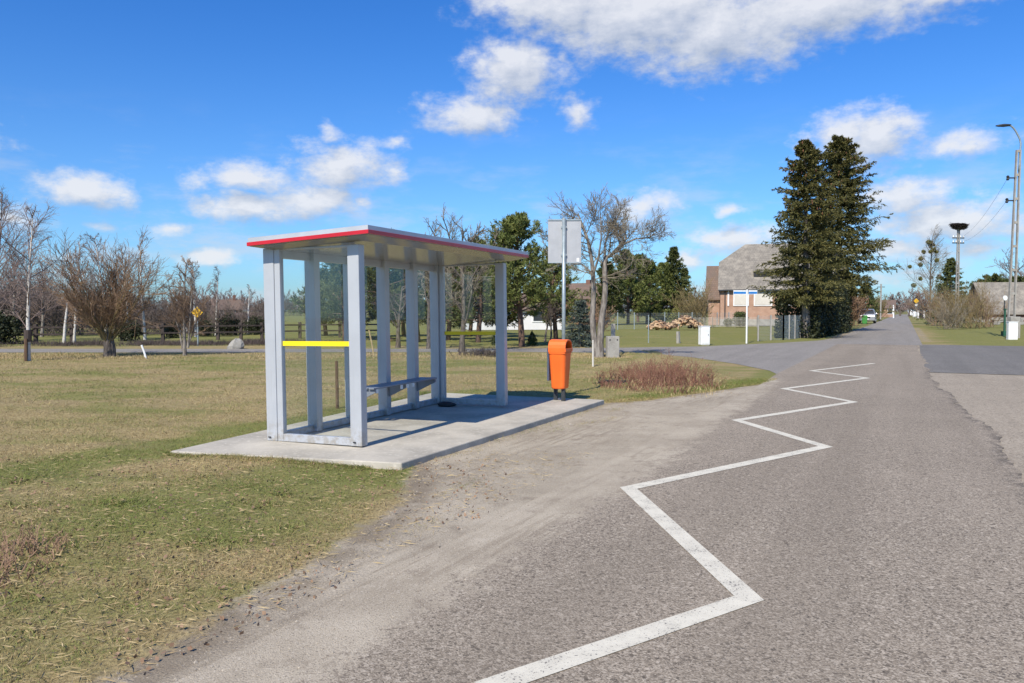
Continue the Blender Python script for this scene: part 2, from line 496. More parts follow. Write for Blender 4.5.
def asphalt(name, base, chip_l, chip_d, dusty=True, scale=125.0, contrast=1.0):
    m, nt, b = new_mat(name)
    p = nt.n('ShaderNodeNewGeometry').outputs['Position']
    vo = nt.n('ShaderNodeTexVoronoi', feature='F1', ins={'Scale': scale})
    nt.t.links.new(p, vo.inputs['Vector'])
    sep = nt.n('ShaderNodeSeparateColor')
    nt.t.links.new(vo.outputs['Color'], sep.inputs[0])
    r = sep.outputs[0]
    big = nt.noise(p, 0.55, 6.0, 0.6)
    mid = nt.noise(p, 5.0, 5.0, 0.65)
    fine = nt.noise(p, 38.0, 4.0, 0.7)
    c = nt.mix(nt.step(big, 0.35, 0.68), base, tuple(x * 0.84 for x in base))
    c = nt.mix(nt.math('MULTIPLY', nt.step(mid, 0.45, 0.7), 0.4), c, tuple(x * 1.18 for x in base))
    c = nt.mix(nt.step(r, 0.45, 1.0, 0.0, 0.66 * contrast), c, chip_l)
    c = nt.mix(nt.step(r, 0.0, 0.4, 0.66 * contrast, 0.0), c, chip_d)
    vb = nt.n('ShaderNodeTexVoronoi', feature='F1', ins={'Scale': scale * 0.46})
    nt.t.links.new(p, vb.inputs['Vector'])
    sb = nt.n('ShaderNodeSeparateColor')
    nt.t.links.new(vb.outputs['Color'], sb.inputs[0])
    c = nt.mix(nt.step(sb.outputs[1], 0.90, 0.97, 0.0, 0.65), c, chip_l)
    c = nt.mix(nt.step(sb.outputs[1], 0.03, 0.10, 0.75, 0.0), c, chip_d)
    # pits: dark gaps where chips are missing
    pit = nt.step(nt.noise(p, 62.0, 3.0, 0.6), 0.59, 0.66)
    pit = nt.math('MULTIPLY', pit, nt.step(mid, 0.38, 0.6))
    c = nt.mix(nt.math('MULTIPLY', pit, 0.85), c, (0.028, 0.026, 0.026))
    # tyre polished bands along the road
    pr = nt.mapping(p, (1, 1, 1), (0, 0, math.atan2(ROAD.x, ROAD.y)))
    band = nt.noise(nt.mapping(pr, (1.5, 0.06, 1)), 1.0, 3.0, 0.5)
    c = nt.mix(nt.step(band, 0.42, 0.65, 0.0, 0.28), c, tuple(x * 0.66 for x in base))
    h = nt.math('ADD', nt.math('MULTIPLY', vo.outputs['Distance'], -0.8), nt.math('MULTIPLY', pit, -1.0))
    if dusty:
        dust = nt.n('ShaderNodeAttribute', attribute_name='dust').outputs['Fac']
        sc, sh = sand_colour(nt, p)
        d = nt.math('ADD', dust, nt.math('MULTIPLY', nt.math('SUBTRACT', nt.math('ADD', nt.math('MULTIPLY', mid, 0.5), nt.math('MULTIPLY', fine, 0.5)), 0.5), 2.1))
        d = nt.step(d, 0.3, 0.62)
        c = nt.mix(d, c, sc)
        ck = nt.n('ShaderNodeAttribute', attribute_name='crack').outputs['Fac']
        k2 = nt.math('MULTIPLY', ck, nt.step(nt.noise(p, 5.0, 8.0, 0.75), 0.46, 0.56))
        c = nt.mix(nt.math('MULTIPLY', k2, 0.8), c, (0.075, 0.065, 0.055))
    setin(nt, b, 'Base Color', c)
    b.inputs['Roughness'].default_value = 0.86
    b.inputs['Specular IOR Level'].default_value = 0.12
    setin(nt, b, 'Normal', nt.bump(h, 0.4, 0.008))
    return m


M['asphalt'] = asphalt('old_chip_asphalt', (0.278, 0.229, 0.172), (0.49, 0.42, 0.33), (0.11, 0.090, 0.070), True)
M['asphalt_far'] = asphalt('grey_asphalt', (0.265, 0.240, 0.208), (0.38, 0.35, 0.31), (0.16, 0.145, 0.13), False, 60)
M['asphalt_new'] = asphalt('dark_asphalt', (0.190, 0.176, 0.155), (0.27, 0.25, 0.225), (0.11, 0.104, 0.096), False, 60)
M['lay_by'] = asphalt('pale_lay_by', (0.345, 0.288, 0.215), (0.44, 0.38, 0.295), (0.20, 0.165, 0.125), False, 70)


def marking_mat():
    m, nt, b = new_mat('worn_white_road_paint')
    p = nt.n('ShaderNodeNewGeometry').outputs['Position']
    f = nt.noise(p, 70, 4.0, 0.65)
    g = nt.noise(p, 6, 5.0, 0.6)
    k = nt.math('ADD', f, nt.math('MULTIPLY', nt.math('SUBTRACT', g, 0.5), 0.35))
    w = nt.step(k, 0.595, 0.65)
    c = nt.mix(nt.step(g, 0.3, 0.7), (0.67, 0.62, 0.495), (0.56, 0.515, 0.41))
    c = nt.mix(nt.math('MULTIPLY', nt.step(nt.noise(p, 110, 3.0), 0.5, 0.75), 0.4), c, (0.4, 0.38, 0.34))
    c = nt.mix(w, c, (0.13, 0.115, 0.105))
    setin(nt, b, 'Base Color', c)
    b.inputs['Roughness'].default_value = 0.8
    setin(nt, b, 'Normal', nt.bump(f, 0.3, 0.005))
    return m


M['marking'] = marking_mat()


def grass_mat():
    m, nt, b = new_mat('grass_blades')
    g = nt.n('ShaderNodeNewGeometry')
    p = g.outputs['Position']
    lush = nt.n('ShaderNodeAttribute', attribute_name='lush').outputs['Fac']
    tint = nt.n('ShaderNodeAttribute', attribute_name='tint').outputs['Fac']
    n1 = nt.noise(nt.mapping(p, (0.5, 1.0, 1.0)), 0.9, 6.0, 0.6)
    n0 = nt.noise(p, 0.16, 4.0)
    gsel = nt.math('ADD', nt.math('MULTIPLY', n1, 0.6), nt.math('ADD', nt.math('MULTIPLY', n0, 0.3), 0.06))
    gsel = nt.math('ADD', gsel, nt.math('MULTIPLY', lush, 0.3))
    gsel = nt.math('ADD', gsel, nt.math('MULTIPLY', nt.math('SUBTRACT', tint, 0.5), 0.34))
    dry = nt.ramp(tint, [(0.0, (0.22, 0.15, 0.068)), (0.5, (0.42, 0.325, 0.155)), (1.0, (0.56, 0.46, 0.26))])
    gre = nt.ramp(tint, [(0.0, (0.16, 0.155, 0.045)), (0.5, (0.135, 0.165, 0.04)), (1.0, (0.19, 0.215, 0.055))])
    c = nt.mix(nt.step(gsel, 0.455, 0.60), dry, gre)
    setin(nt, b, 'Base Color', c)
    b.inputs['Roughness'].default_value = 0.7
    b.inputs['Specular IOR Level'].default_value = 0.2
    return m


M['grass'] = grass_mat()

# ------------------------------------------------------------------ sun and sky
SUN_AZ, SUN_EL = R(24.3), R(43.0)       # the shadows run towards this bearing
light_dir = Vector((math.sin(SUN_AZ) * math.cos(SUN_EL), math.cos(SUN_AZ) * math.cos(SUN_EL), -math.sin(SUN_EL)))
sl = bpy.data.lights.new('sun', 'SUN')
sl.energy = 5.0
sl.angle = R(0.53)
sl.color = (1.0, 0.925, 0.80)
so = bpy.data.objects.new('sun', sl)
so.rotation_euler = light_dir.to_track_quat('-Z', 'Y').to_euler()
so.location = (0, -10, 30)
col.objects.link(so)

CLOUDS = [  # px, py, half width, half height, weight
    (560, 4, 80, 24, 1.05), (650, 14, 105, 30, 1.2), (722, 30, 80, 30, 1.2), (820, 4, 115, 28, 1.1), (940, -10, 70, 20, 0.9),
    (514, 72, 42, 28, 1.0), (474, 113, 44, 17, 1.0), (580, 110, 28, 20, 0.7), (555, 60, 25, 20, 0.5),
    (85, 194, 40, 17, 1.0), (240, 177, 44, 15, 0.95), (345, 166, 52, 24, 0.95), (238, 207, 42, 14, 1.0), (315, 200, 55, 17, 1.0), (392, 140, 30, 13, 0.65),
    (330, 135, 28, 14, 0.5), (372, 202, 16, 9, 0.7),
    (165, 227, 40, 11, 0.6), (212, 258, 30, 10, 0.9), (20, 222, 50, 22, 0.55), (105, 228, 30, 8, 0.5),
    (645, 206, 34, 17, 0.85), (735, 240, 52, 13, 0.9), (690, 258, 34, 10, 0.8), (730, 214, 18, 8, 0.75), (660, 235, 22, 8, 0.4),
    (872, 138, 46, 27, 1.0), (806, 148, 26, 20, 0.75), (974, 142, 42, 15, 0.85), (906, 195, 50, 17, 0.95), (945, 219, 75, 18, 1.0), (905, 246, 62, 15, 0.85),
    (985, 245, 60, 20, 0.6), 
    (900, 275, 70, 14, 0.55), (60, 262, 60, 12, 0.35), (700, 285, 60, 12, 0.5),
    (1250, 90, 130, 40, 1.0), (1180, 210, 90, 20, 0.9), (-180, 120, 120, 34, 1.0), (-120, 230, 90, 18, 0.8), (1500, 160, 150, 40, 0.9), (-480, 180, 150, 30, 0.9),
]


def make_world():
    w = bpy.data.worlds.new('World')
    scene.world = w
    w.use_nodes = True
    t = w.node_tree
    nt = NT(t)
    bg = t.nodes['Background']
    # ---- density group on (azimuth, elevation, 0)
    g = bpy.data.node_groups.new('cloud_density', 'ShaderNodeTree')
    g.interface.new_socket('Vector', in_out='INPUT', socket_type='NodeSocketVector')
    g.interface.new_socket('Density', in_out='OUTPUT', socket_type='NodeSocketFloat')
    gi, go = g.nodes.new('NodeGroupInput'), g.nodes.new('NodeGroupOutput')
    gn = NT(g)
    acc = None
    wob = gn.n('ShaderNodeTexNoise', ins={'Scale': 13.0, 'Detail': 4.0, 'Roughness': 0.55})
    g.links.new(gi.outputs[0], wob.inputs['Vector'])
    off = gn.n('ShaderNodeVectorMath', operation='MULTIPLY_ADD', ins={1: (0.09, 0.035, 0), 2: (-0.045, -0.0175, 0)})
    g.links.new(wob.outputs['Color'], off.inputs[0])
    vadd = gn.n('ShaderNodeVectorMath', operation='ADD')
    g.links.new(gi.outputs[0], vadd.inputs[0])
    g.links.new(off.outputs[0], vadd.inputs[1])
    for px, py, hw, hh, wt in CLOUDS:
        d = ray(px, py).normalized()
        az, el = math.atan2(d.x, d.y), math.asin(d.z)
        k = math.cos(az) ** 1.0
        sa, se = hw / F_PX * k * 1.38, hh / F_PX * k * 1.44
        m1 = gn.n('ShaderNodeVectorMath', operation='MULTIPLY_ADD', ins={1: (1 / sa, 1 / se, 0), 2: (-az / sa, -el / se, 0)})
        g.links.new(vadd.outputs[0], m1.inputs[0])
        dt = gn.n('ShaderNodeVectorMath', operation='LENGTH')
        g.links.new(m1.outputs[0], dt.inputs[0])
        v = gn.math('SUBTRACT', wt, dt.outputs['Value'])
        acc = v if acc is None else gn.math('MAXIMUM', acc, v)
    acc = gn.math('MAXIMUM', acc, -1.0)
    fb = gn.n('ShaderNodeTexNoise', ins={'Scale': 30.0, 'Detail': 10.0, 'Roughness': 0.62})
    mp = gn.n('ShaderNodeMapping', ins={'Scale': (1.0, 1.7, 1.0)})
    g.links.new(gi.outputs[0], mp.inputs[0])
    g.links.new(mp.outputs[0], fb.inputs['Vector'])
    dens = gn.math('ADD', acc, gn.math('MULTIPLY', gn.math('SUBTRACT', fb.outputs[0], 0.5), 1.45))
    g.links.new(dens, go.inputs[0])
    # ---- direction to azimuth / elevation
    tc = nt.n('ShaderNodeTexCoord').outputs['Generated']
    nrm = nt.n('ShaderNodeVectorMath', operation='NORMALIZE')
    t.links.new(tc, nrm.inputs[0])
    sp = nt.n('ShaderNodeSeparateXYZ')
    t.links.new(nrm.outputs[0], sp.inputs[0])
    az = nt.math('ARCTAN2', sp.outputs[0], sp.outputs[1])
    el = nt.math('ARCSINE', sp.outputs[2])
    cb = nt.n('ShaderNodeCombineXYZ')
    t.links.new(az, cb.inputs[0])
    t.links.new(el, cb.inputs[1])
    up = nt.n('ShaderNodeVectorMath', operation='ADD', ins={1: (-0.008, 0.022, 0)})
    t.links.new(cb.outputs[0], up.inputs[0])
    g1 = t.nodes.new('ShaderNodeGroup'); g1.node_tree = g
    g2 = t.nodes.new('ShaderNodeGroup'); g2.node_tree = g
    t.links.new(cb.outputs[0], g1.inputs[0])
    t.links.new(up.outputs[0], g2.inputs[0])
    a = nt.step(g1.outputs[0], -0.06, 0.76)
    shade = nt.math('ADD', nt.math('MULTIPLY', nt.math('SUBTRACT', g1.outputs[0], g2.outputs[0]), 0.85), 0.52, clamp=True)
    sky = nt.n('ShaderNodeTexSky', sky_type='NISHITA', sun_disc=False, sun_elevation=SUN_EL, sun_rotation=R(180) + SUN_AZ,
               altitude=0.0, air_density=1.0, dust_density=0.6, ozone_density=1.6)
    # the photograph's sky is a clear saturated spring blue, paler low down
    elf = nt.step(el, 0.0, 0.42)
    tint = nt.mix(elf, (0.54, 0.91, 1.37), (0.25, 0.73, 1.42))
    sc = nt.mix(1.0, sky.outputs[0], tint, 'MULTIPLY')
    cc = nt.mix(shade, (3.5, 4.1, 5.2), (7.2, 7.3, 7.6))
    # thin low cloud veil towards the horizon
    vn = nt.n('ShaderNodeTexNoise', ins={'Scale': 7.0, 'Detail': 8.0, 'Roughness': 0.6})
    t.links.new(nt.mapping(cb.outputs[0], (1.0, 3.2, 1.0)), vn.inputs['Vector'])
    veil = nt.math('MULTIPLY', nt.step(vn.outputs[0], 0.47, 0.68), nt.step(el, 0.05, 0.26, 0.5, 0.0))
    sc = nt.mix(veil, sc, (5.6, 6.0, 6.8))
    fin = nt.mix(nt.math('MULTIPLY', a, 0.9), sc, cc)
    t.links.new(fin, bg.inputs[0])
    bg.inputs[1].default_value = 0.10


make_world()

# ------------------------------------------------------------------ ground
_vn = rng.random((256, 256))


def vnoise(x, y):
    xi, yi = np.floor(x).astype(int), np.floor(y).astype(int)
    fx, fy = x - xi, y - yi
    fx, fy = fx * fx * (3 - 2 * fx), fy * fy * (3 - 2 * fy)
    a, b_ = _vn[xi % 256, yi % 256], _vn[(xi + 1) % 256, yi % 256]
    c, d = _vn[xi % 256, (yi + 1) % 256], _vn[(xi + 1) % 256, (yi + 1) % 256]
    return (a * (1 - fx) + b_ * fx) * (1 - fy) + (c * (1 - fx) + d * fx) * fy


def fbm(x, y, o=4):
    r, a = 0, 0.5
    for i in range(o):
        r = r + a * vnoise(x * 2 ** i + 17 * i, y * 2 ** i + 31 * i)
        a *= 0.5
    return r / (1 - 0.5 ** o)


def sst(x, lo, hi):
    t = np.clip((x - lo) / (hi - lo), 0, 1)
    return t * t * (3 - 2 * t)


EDGE_S = np.array([-8, 0, 2.3, 3.3, 4.3, 5.6, 6.5, 7.2, 13.1, 13.8, 15.6, 18.0, 20.0, 23.0, 60])
EDGE_N = np.array([-2.9, -3.0, -3.1, -3.25, -3.45, -3.8, -4.25, -4.7, -4.7, -4.15, -3.55, -2.8, -2.6, -2.6, -2.6])
SIDE_UP = [(24.5, 58), (19.6, 47.6), (16.4, 43.0), (13.4, 40), (8.5, 36), (2, 34.3), (-10, 33.6), (-70, 34.5)]
SIDE_LO = [(-70, 30.6), (-15, 30.7), (-3, 31.2), (3.2, 31.4), (5.2, 30.0), (6.2, 27.6), (6.75, 24.2), (6.9, 21.4), (6.55, 19.2), (5.7, 17.6)]


def sand_at(x, y):
    s, n = x * ROAD.x + y * ROAD.y, x * RN.x + y * RN.y
    e = np.interp(s, EDGE_S, EDGE_N)
    w = np.interp(s, [-8, 3, 6, 7.5, 12.5, 14, 20, 30], [0.5, 0.5, 0.55, 0.35, 0.3, 0.4, 0.2, 0.2])
    v = sst(n - e, -w, w)
    v = v * (1 - sst(s, 40, 46)) * (1 - sst(n, 1.6, 3.0))
    # worn verge on the right side of the far road
    v = np.maximum(v, 0.5 * sst(s, 43.5, 48) * (1 - sst(np.abs(n - 1.0), 0.1, 0.8)))
    v = np.maximum(v, 0.6 * (s > 44) * (1 - sst(np.abs(n + 3.7), 0.1, 0.8)))
    return v


def lush_at(x, y):
    s, n = x * ROAD.x + y * ROAD.y, x * RN.x + y * RN.y
    v = 0.55 * sst(s, 42, 44) * sst(n, 1.0, 3.0)
    v = np.maximum(v, 0.45 * sst(y, 35, 37) * (n < -3))
    # fringe of fresh grass round the back and left edge of the slab
    d = np.abs(n + 7.75)
    v = np.maximum(v, 0.50 * (1 - sst(d, 0.25, 0.8)) * sst(s, 2.5, 5) * (1 - sst(s, 13, 15)))
    v = np.maximum(v, 0.30 * (1 - sst(np.abs(n + 4.9), 0.4, 1.3)) * sst(s, 2.0, 3.5) * (1 - sst(s, 6.8, 7.2)))
    v = np.maximum(v, 0.5 * (1 - sst(np.abs(n - np.interp(s, EDGE_S, EDGE_N) + 0.45), 0.1, 0.6)) * sst(s, 13.5, 15) * (1 - sst(s, 24, 26)))
    v = v - 0.22 * sst(fbm(x * 0.25, y * 0.4 + 9), 0.42, 0.62) * (n < -7.8) * (s < 18) * (1 - sst(d, 0.5, 1.2) * 0)
    v = v + 0.045 * (1 - sst(y, 7.5, 9.5)) * (n < -3.3)
    return v + 0.10 * (n < -7.9) * (s > 16) * (y < 31)


def rut_at(x, y, s, n):
    e = np.interp(s, EDGE_S, EDGE_N)
    k = sst(n - e, -0.3, 0.2) * (1 - sst(n, -3.1, -2.8)) * (s < 18) * (s > 0)
    r = 0.022 * (fbm(n * 2.6 + 0.12 * np.sin(s), s * 0.35, 3) - 0.5) + 0.018 * (fbm(x * 7, y * 7, 3) - 0.5)
    return k * r


def height_at(x, y):
    s, n = x * ROAD.x + y * ROAD.y, x * RN.x + y * RN.y
    e = np.interp(s, EDGE_S, EDGE_N)
    off = sst(e - n, 0.1, 1.6) * (n < 0)
    lo = np.interp(x, [p[0] for p in SIDE_LO[:5]], [p[1] for p in SIDE_LO[:5]])
    front = np.where(x > 5.2, sst(6.0 - x + (y < 17) * 9, 0.0, 1.5), sst(lo - y, 0.1, 1.0))
    back = np.where(y > 34, sst(y - np.interp(x, [-70, -10, 2, 8.5, 13.4, 16.4, 19.6, 24.5], [34.5, 33.6, 34.3, 36, 40, 43, 47.6, 58]), 0.2, 2.0), 0) * (n < -3.6)
    right = sst(s, 43, 46) * sst(n, 1.3, 3.0)
    m = np.clip(off * np.where(y < 32.5, front, back) + right, 0, 1)
    h = 0.16 * (fbm(x * 0.35, y * 0.35, 3) - 0.35) + 0.05 * (fbm(x * 2.2, y * 2.2 + 5, 3) - 0.4)
    ridge = 0.02 * np.exp(-((y - 28.6) / 1.2) ** 2) * (x < 2) * (0.5 + fbm(x * 0.4, y * 0.1 + 3))
    near = np.clip((y - 2) / 4, 0.35, 1) * (1 - 0.75 * sst(y, 22, 27) * (y < 34) * (x < 4))
    slabk = sst(np.maximum(np.maximum(-7.6 - n, n + 4.5), np.maximum(6.9 - s, s - 13.1)), 0.0, 0.5)
    return np.where(m > 0, m * (h * near * slabk + ridge), 0) * (1 - sst(y, 52, 70)) - 0.06 * sst(y, 60, 75) + rut_at(x, y, s, n)


def axis(segs):
    out = []
    for a, b_, st in segs: out += list(np.arange(a, b_, st))
    return np.array(out)


def make_field():
    xs = axis([(-3500, -400, 300), (-400, -80, 20), (-80, -24, 2), (-24, -9, 0.4), (-9, 9, 0.1), (9, 40, 0.4), (40, 90, 2.5), (90, 500, 25), (500, 3600, 300)])
    ys = axis([(-40, 0, 5), (0, 2, 0.4), (2, 17, 0.1), (17, 37, 0.3), (37, 80, 0.6), (80, 400, 20), (400, 4600, 300)])
    X, Y = np.meshgrid(xs, ys)
    Z = height_at(X, Y)
    V = np.stack([X, Y, Z], -1)
    ny, nx = X.shape
    idx = np.arange(nx * ny).reshape(ny, nx)
    q = np.stack([idx[:-1, :-1], idx[:-1, 1:], idx[1:, 1:], idx[1:, :-1]], -1).reshape(-1, 4)
    mb = MB().add(V, q)
    o = mb.build('field', M['field'], smooth=True, attrs={'sand': sand_at(X, Y).ravel(), 'lush': lush_at(X, Y).ravel()})
    return tag(o, kind='structure')


make_field()


def sheet(name, mat, left, right, z, dust=None, cols=1):
    """quad strip between two polylines of equal count"""
    L, Rr = np.array(left, float), np.array(right, float)
    n = len(L)
    ts = np.linspace(0, 1, cols + 1)
    V = L[:, None, :] * (1 - ts)[None, :, None] + Rr[:, None, :] * ts[None, :, None]
    V = np.concatenate([V, np.full(V.shape[:2] + (1,), z)], -1)
    idx = np.arange(n * (cols + 1)).reshape(n, cols + 1)
    q = np.stack([idx[:-1, :-1], idx[:-1, 1:], idx[1:, 1:], idx[1:, :-1]], -1).reshape(-1, 4)
    at = None
    if dust: at = {'dust': dust(V.reshape(-1, 3)), 'crack': road_crack(V.reshape(-1, 3))}
    o = MB().add(V, q).build(name, mat, attrs=at)
    return tag(o, kind='structure')


def sn_line(ss, ns):
    return [tuple(SN(s, n))[:2] for s, n in zip(ss, ns)]


def road_dust(V):
    s, n = V[:, 0] * ROAD.x + V[:, 1] * ROAD.y, V[:, 0] * RN.x + V[:, 1] * RN.y
    edge = np.interp(s, [-8, 2, 4, 8, 12, 16, 19, 22], [-2.45, -2.45, -2.5, -2.45, -2.55, -2.6, -2.75, -3.3])
    d = 1.05 * (1 - sst(n - edge, -0.5, 0.85)) * (1 - sst(s, 17, 23) * 0.7)
    return np.maximum(d, 0.22 * sst(n, 0.75, 1.15) * (s < 24))


def road_crack(V):
    s, n = V[:, 0] * ROAD.x + V[:, 1] * ROAD.y, V[:, 0] * RN.x + V[:, 1] * RN.y
    edge = 1.03 - 0.5 * sst(s, 10, 24) + 0.35 * (fbm(s * 0.8, 0 * s + 3.3) - 0.5)
    return np.exp(-((n - edge) / 0.10) ** 2) * (s > 5) * (s < 25)


ss = list(np.arange(-8, 41.6, 0.1))
rl = [-2.78 if s < 17 else -2.78 - 0.12 * sst(np.array(s), 17, 22) for s in ss]
rr = [1.05 - 0.5 * float(sst(np.array(s), 10, 24)) + 0.35 * float(fbm(np.array(s * 0.8), np.array(3.3)) - 0.5) + 0.10 * float(fbm(np.array(s * 5.0), np.array(7.7)) - 0.5) for s in ss]
sheet('road', M['asphalt'], sn_line(ss, rl), sn_line(ss, rr), 0.012, road_dust, 40)
sf = [41.6, 44, 48, 55, 70, 100, 160, 240, 420]
sheet('far_road', M['asphalt_far'], sn_line(sf, [-3.0, -3.1, -3.3, -3.5, -3.6, -3.6, -3.6, -3.6, -3.6]), sn_line(sf, [0.75] * 9), 0.012)
# left arm of the crossing, narrowing to the lane behind the field
ups = [(24.5, 58), (19.6, 47.6), (16.4, 43.0), (13.4, 40), (8.5, 36), (4, 34.6), (0, 34.0), (-10, 33.6), (-70, 34.5)]
los = [SN(58, -3.0).to_2d(), SN(41.6, -2.3).to_2d(), SN(32, -2.3).to_2d(), SN(26, -2.3).to_2d(), (6.2, 27.6), (5.2, 30.0), (0, 31.3), (-10, 30.8), (-70, 30.6)]
sheet('side_road', M['asphalt_far'], [tuple(p) for p in ups], [tuple(p) for p in los], 0.006)
fil = [(6.2, 27.6), (6.75, 24.2), (6.9, 21.4), (6.5, 19.0), (5.7, 17.6)]
fir = [SN(28, -2.5).to_2d(), SN(24, -2.5).to_2d(), SN(21.5, -2.5).to_2d(), SN(19.5, -2.5).to_2d(), SN(17.5, -2.5).to_2d()]
sheet('side_road_corner', M['asphalt_far'], fil, [tuple(p) for p in fir], 0.007)
rs = [23.4, 24.2, 26, 30, 36, 42.6]
sheet('side_road_right', M['asphalt_new'], sn_line(rs, [0.30, 0.35, 0.45, 0.5, 0.55, 0.62]), sn_line([23.4, 23.8, 25, 30, 37, 44.5], [60] * 6), 0.009)
ls_ = [5, 7, 9, 12, 16, 20, 23.3]
sheet('lay_by', M['lay_by'], sn_line(ls_, [0.9, 0.9, 0.8, 0.6, 0.4, 0.3, 0.2]), sn_line(ls_, [30] * 7), 0.005)


def make_zigzag():
    pts = [G(*p) for p in ((483, 692), (749, 600.7), (628.5, 489.7), (825.5, 447.8), (737, 421.2), (853.5, 402.7), (784, 389.4), (867, 378.6), (811.5, 371.3), (874, 363.8))]
    pts = [Vector((p.x, p.y)) for p in pts]
    hw = 0.070
    left, right = [], []
    for i, p in enumerate(pts):
        if i == 0: d = (pts[1] - p).normalized(); nrm = Vector((-d.y, d.x)); l = hw
        elif i == len(pts) - 1: d = (p - pts[-2]).normalized(); nrm = Vector((-d.y, d.x)); l = hw
        else:
            a, b_ = (p - pts[i - 1]).normalized(), (pts[i + 1] - p).normalized()
            n1, n2 = Vector((-a.y, a.x)), Vector((-b_.y, b_.x))
            nrm = (n1 + n2).normalized()
            l = hw / max(0.25, nrm.dot(n1))
        left.append(tuple(p + nrm * l)); right.append(tuple(p - nrm * l))
    sheet('road_marking', M['marking'], left, right, 0.016)


make_zigzag()

# concrete platform under the shelter
SLAB_Z = 0.075
mb = MB()
c0, c1_ = SN(6.68, -4.52), G(170, 451, SLAB_Z)
_d = (G(262, 430.5, SLAB_Z) - c1_).normalized()
c1_.z = 0.0
c2_, c3_ = c1_ + _d * 6.7, SN(13.0, -4.62)
SLAB_Q = [tuple(p.to_2d()) for p in (c0, c3_, c2_, c1_)]
vs = [(*p.to_2d(), z) for z in (-0.15, SLAB_Z) for p in (c0, c1_, c2_, c3_)]
mb.add(vs, [(0, 3, 7, 4), (3, 2, 6, 7), (2, 1, 5, 6), (1, 0, 4, 5), (4, 7, 6, 5)])
tag(mb.build('concrete_platform', M['concrete'], bevel=0.012), kind='structure')

# ------------------------------------------------------------------ bus shelter
YAW = R(23.0)
SO = G(267, 440.5, SLAB_Z)          # outer near back corner
shelter = empty('bus_shelter', SO, -YAW, 'open fronted grey steel bus shelter with clear glass walls and a red edged roof', 'bus shelter')
shelter.rotation_euler = (Matrix.Rotation(-0.011, 3, 'Y') @ Matrix.Rotation(-YAW, 3, 'Z')).to_euler()
W_, L_, PH = 1.32, 4.12, 2.25
PW, PD = 0.15, 0.12


def shelter_loc(x, y, z):
    """local shelter coordinates: x across towards the road, y along, z up from the slab"""
    return (x, y, z)


def post(x, y, w=PW, d=PD, h=PH):
    mb = MB()
    mb.box((x + w / 2, y + d / 2, h / 2), (w, d, h))
    return mb.build('post', M['frame'], shelter, bevel=0.008)


post(0.0, 0.0); post(W_ - PW, 0.0)
post(0.0, L_ - PD); post(W_ - PW, L_ - PD)
BAYS = [L_ * k / 5 for k in range(1, 5)]
for y in BAYS: post(0.0, y - PD / 2)
# slimmer profiles that hold the end glass against the rear corner posts
for y in (0.0, L_ - 0.07):
    MB().box((PW + 0.041, y + 0.045 if y < 1 else y + 0.025, PH / 2), (0.080, 0.07, PH - 0.003)).build('end_profile', M['frame'], shelter, bevel=0.006)
# base and head rails
MB().box(((PW + 0.082 + W_ - PW) / 2, 0.045, 0.045), (W_ - 2 * PW - 0.082, 0.07, 0.088)).build('base_rail', M['frame'], shelter, bevel=0.006)
MB().box(((PW + 0.082 + W_ - PW) / 2, L_ - 0.045, 0.045), (W_ - 2 * PW - 0.082, 0.07, 0.088)).build('base_rail', M['frame'], shelter, bevel=0.006)
ys_ = [0.0] + BAYS + [L_]
for i in range(5):
    a = PD if i == 0 else ys_[i] + PD / 2
    b_ = L_ - PD if i == 4 else ys_[i + 1] - PD / 2
    MB().box((0.06, (a + b_) / 2, 0.04), (0.07, b_ - a, 0.08)).build('base_rail', M['frame'], shelter, bevel=0.006)
    MB().box((0.06, (a + b_) / 2, PH - 0.05), (0.07, b_ - a, 0.10)).build('head_rail', M['frame'], shelter, bevel=0.006)
    MB().box((0.06, (a + b_) / 2, (0.08 + PH - 0.10) / 2), (0.008, b_ - a - 0.004, PH - 0.18)).build('glass_panel', M['glass'], shelter)
for y in (0.045, L_ - 0.045):
    x0, x1 = PW + 0.082, W_ - PW
    MB().box(((x0 + x1) / 2, y, PH - 0.012), (x1 - x0, 0.05, 0.024)).build('head_rail', M['frame'], shelter, bevel=0.006)
    gp = MB().box(((x0 + x1) / 2, y, (0.09 + PH - 0.026) / 2), (x1 - x0 - 0.004, 0.008, PH - 0.118)).build('glass_panel', M['glass'], shelter)
    st = MB().box(((x0 + x1) / 2, y - 0.008, 1.145), (x1 - x0 - 0.004, 0.004, 0.055)).build('warning_stripe', M['yellow'], gp)
    tag(st, 'yellow warning stripe across the end glass')
# foot bolts
for x, y in ((0.05, -0.012), (W_ - 0.09, -0.012)):
    MB().box((x, y, 0.045), (0.034, 0.008, 0.013)).build('foot_bolt', M['black'], shelter)

# roof: shallow tray with a sloped underside, tilted down to the back
roof_z = PH
OX0, OX1, OY0, OY1 = -0.04, W_ + 0.26, -0.20, L_ + 0.26
TILT = 0.042


def rz_(x, z): return roof_z + z + TILT * (x - W_ / 2)


def ringv(ins, z): return [(OX0 + ins, OY0 + ins, rz_(OX0 + ins, z)), (OX1 - ins, OY0 + ins, rz_(OX1 - ins, z)), (OX1 - ins, OY1 - ins, rz_(OX1 - ins, z)), (OX0 + ins, OY1 - ins, rz_(OX0 + ins, z))]


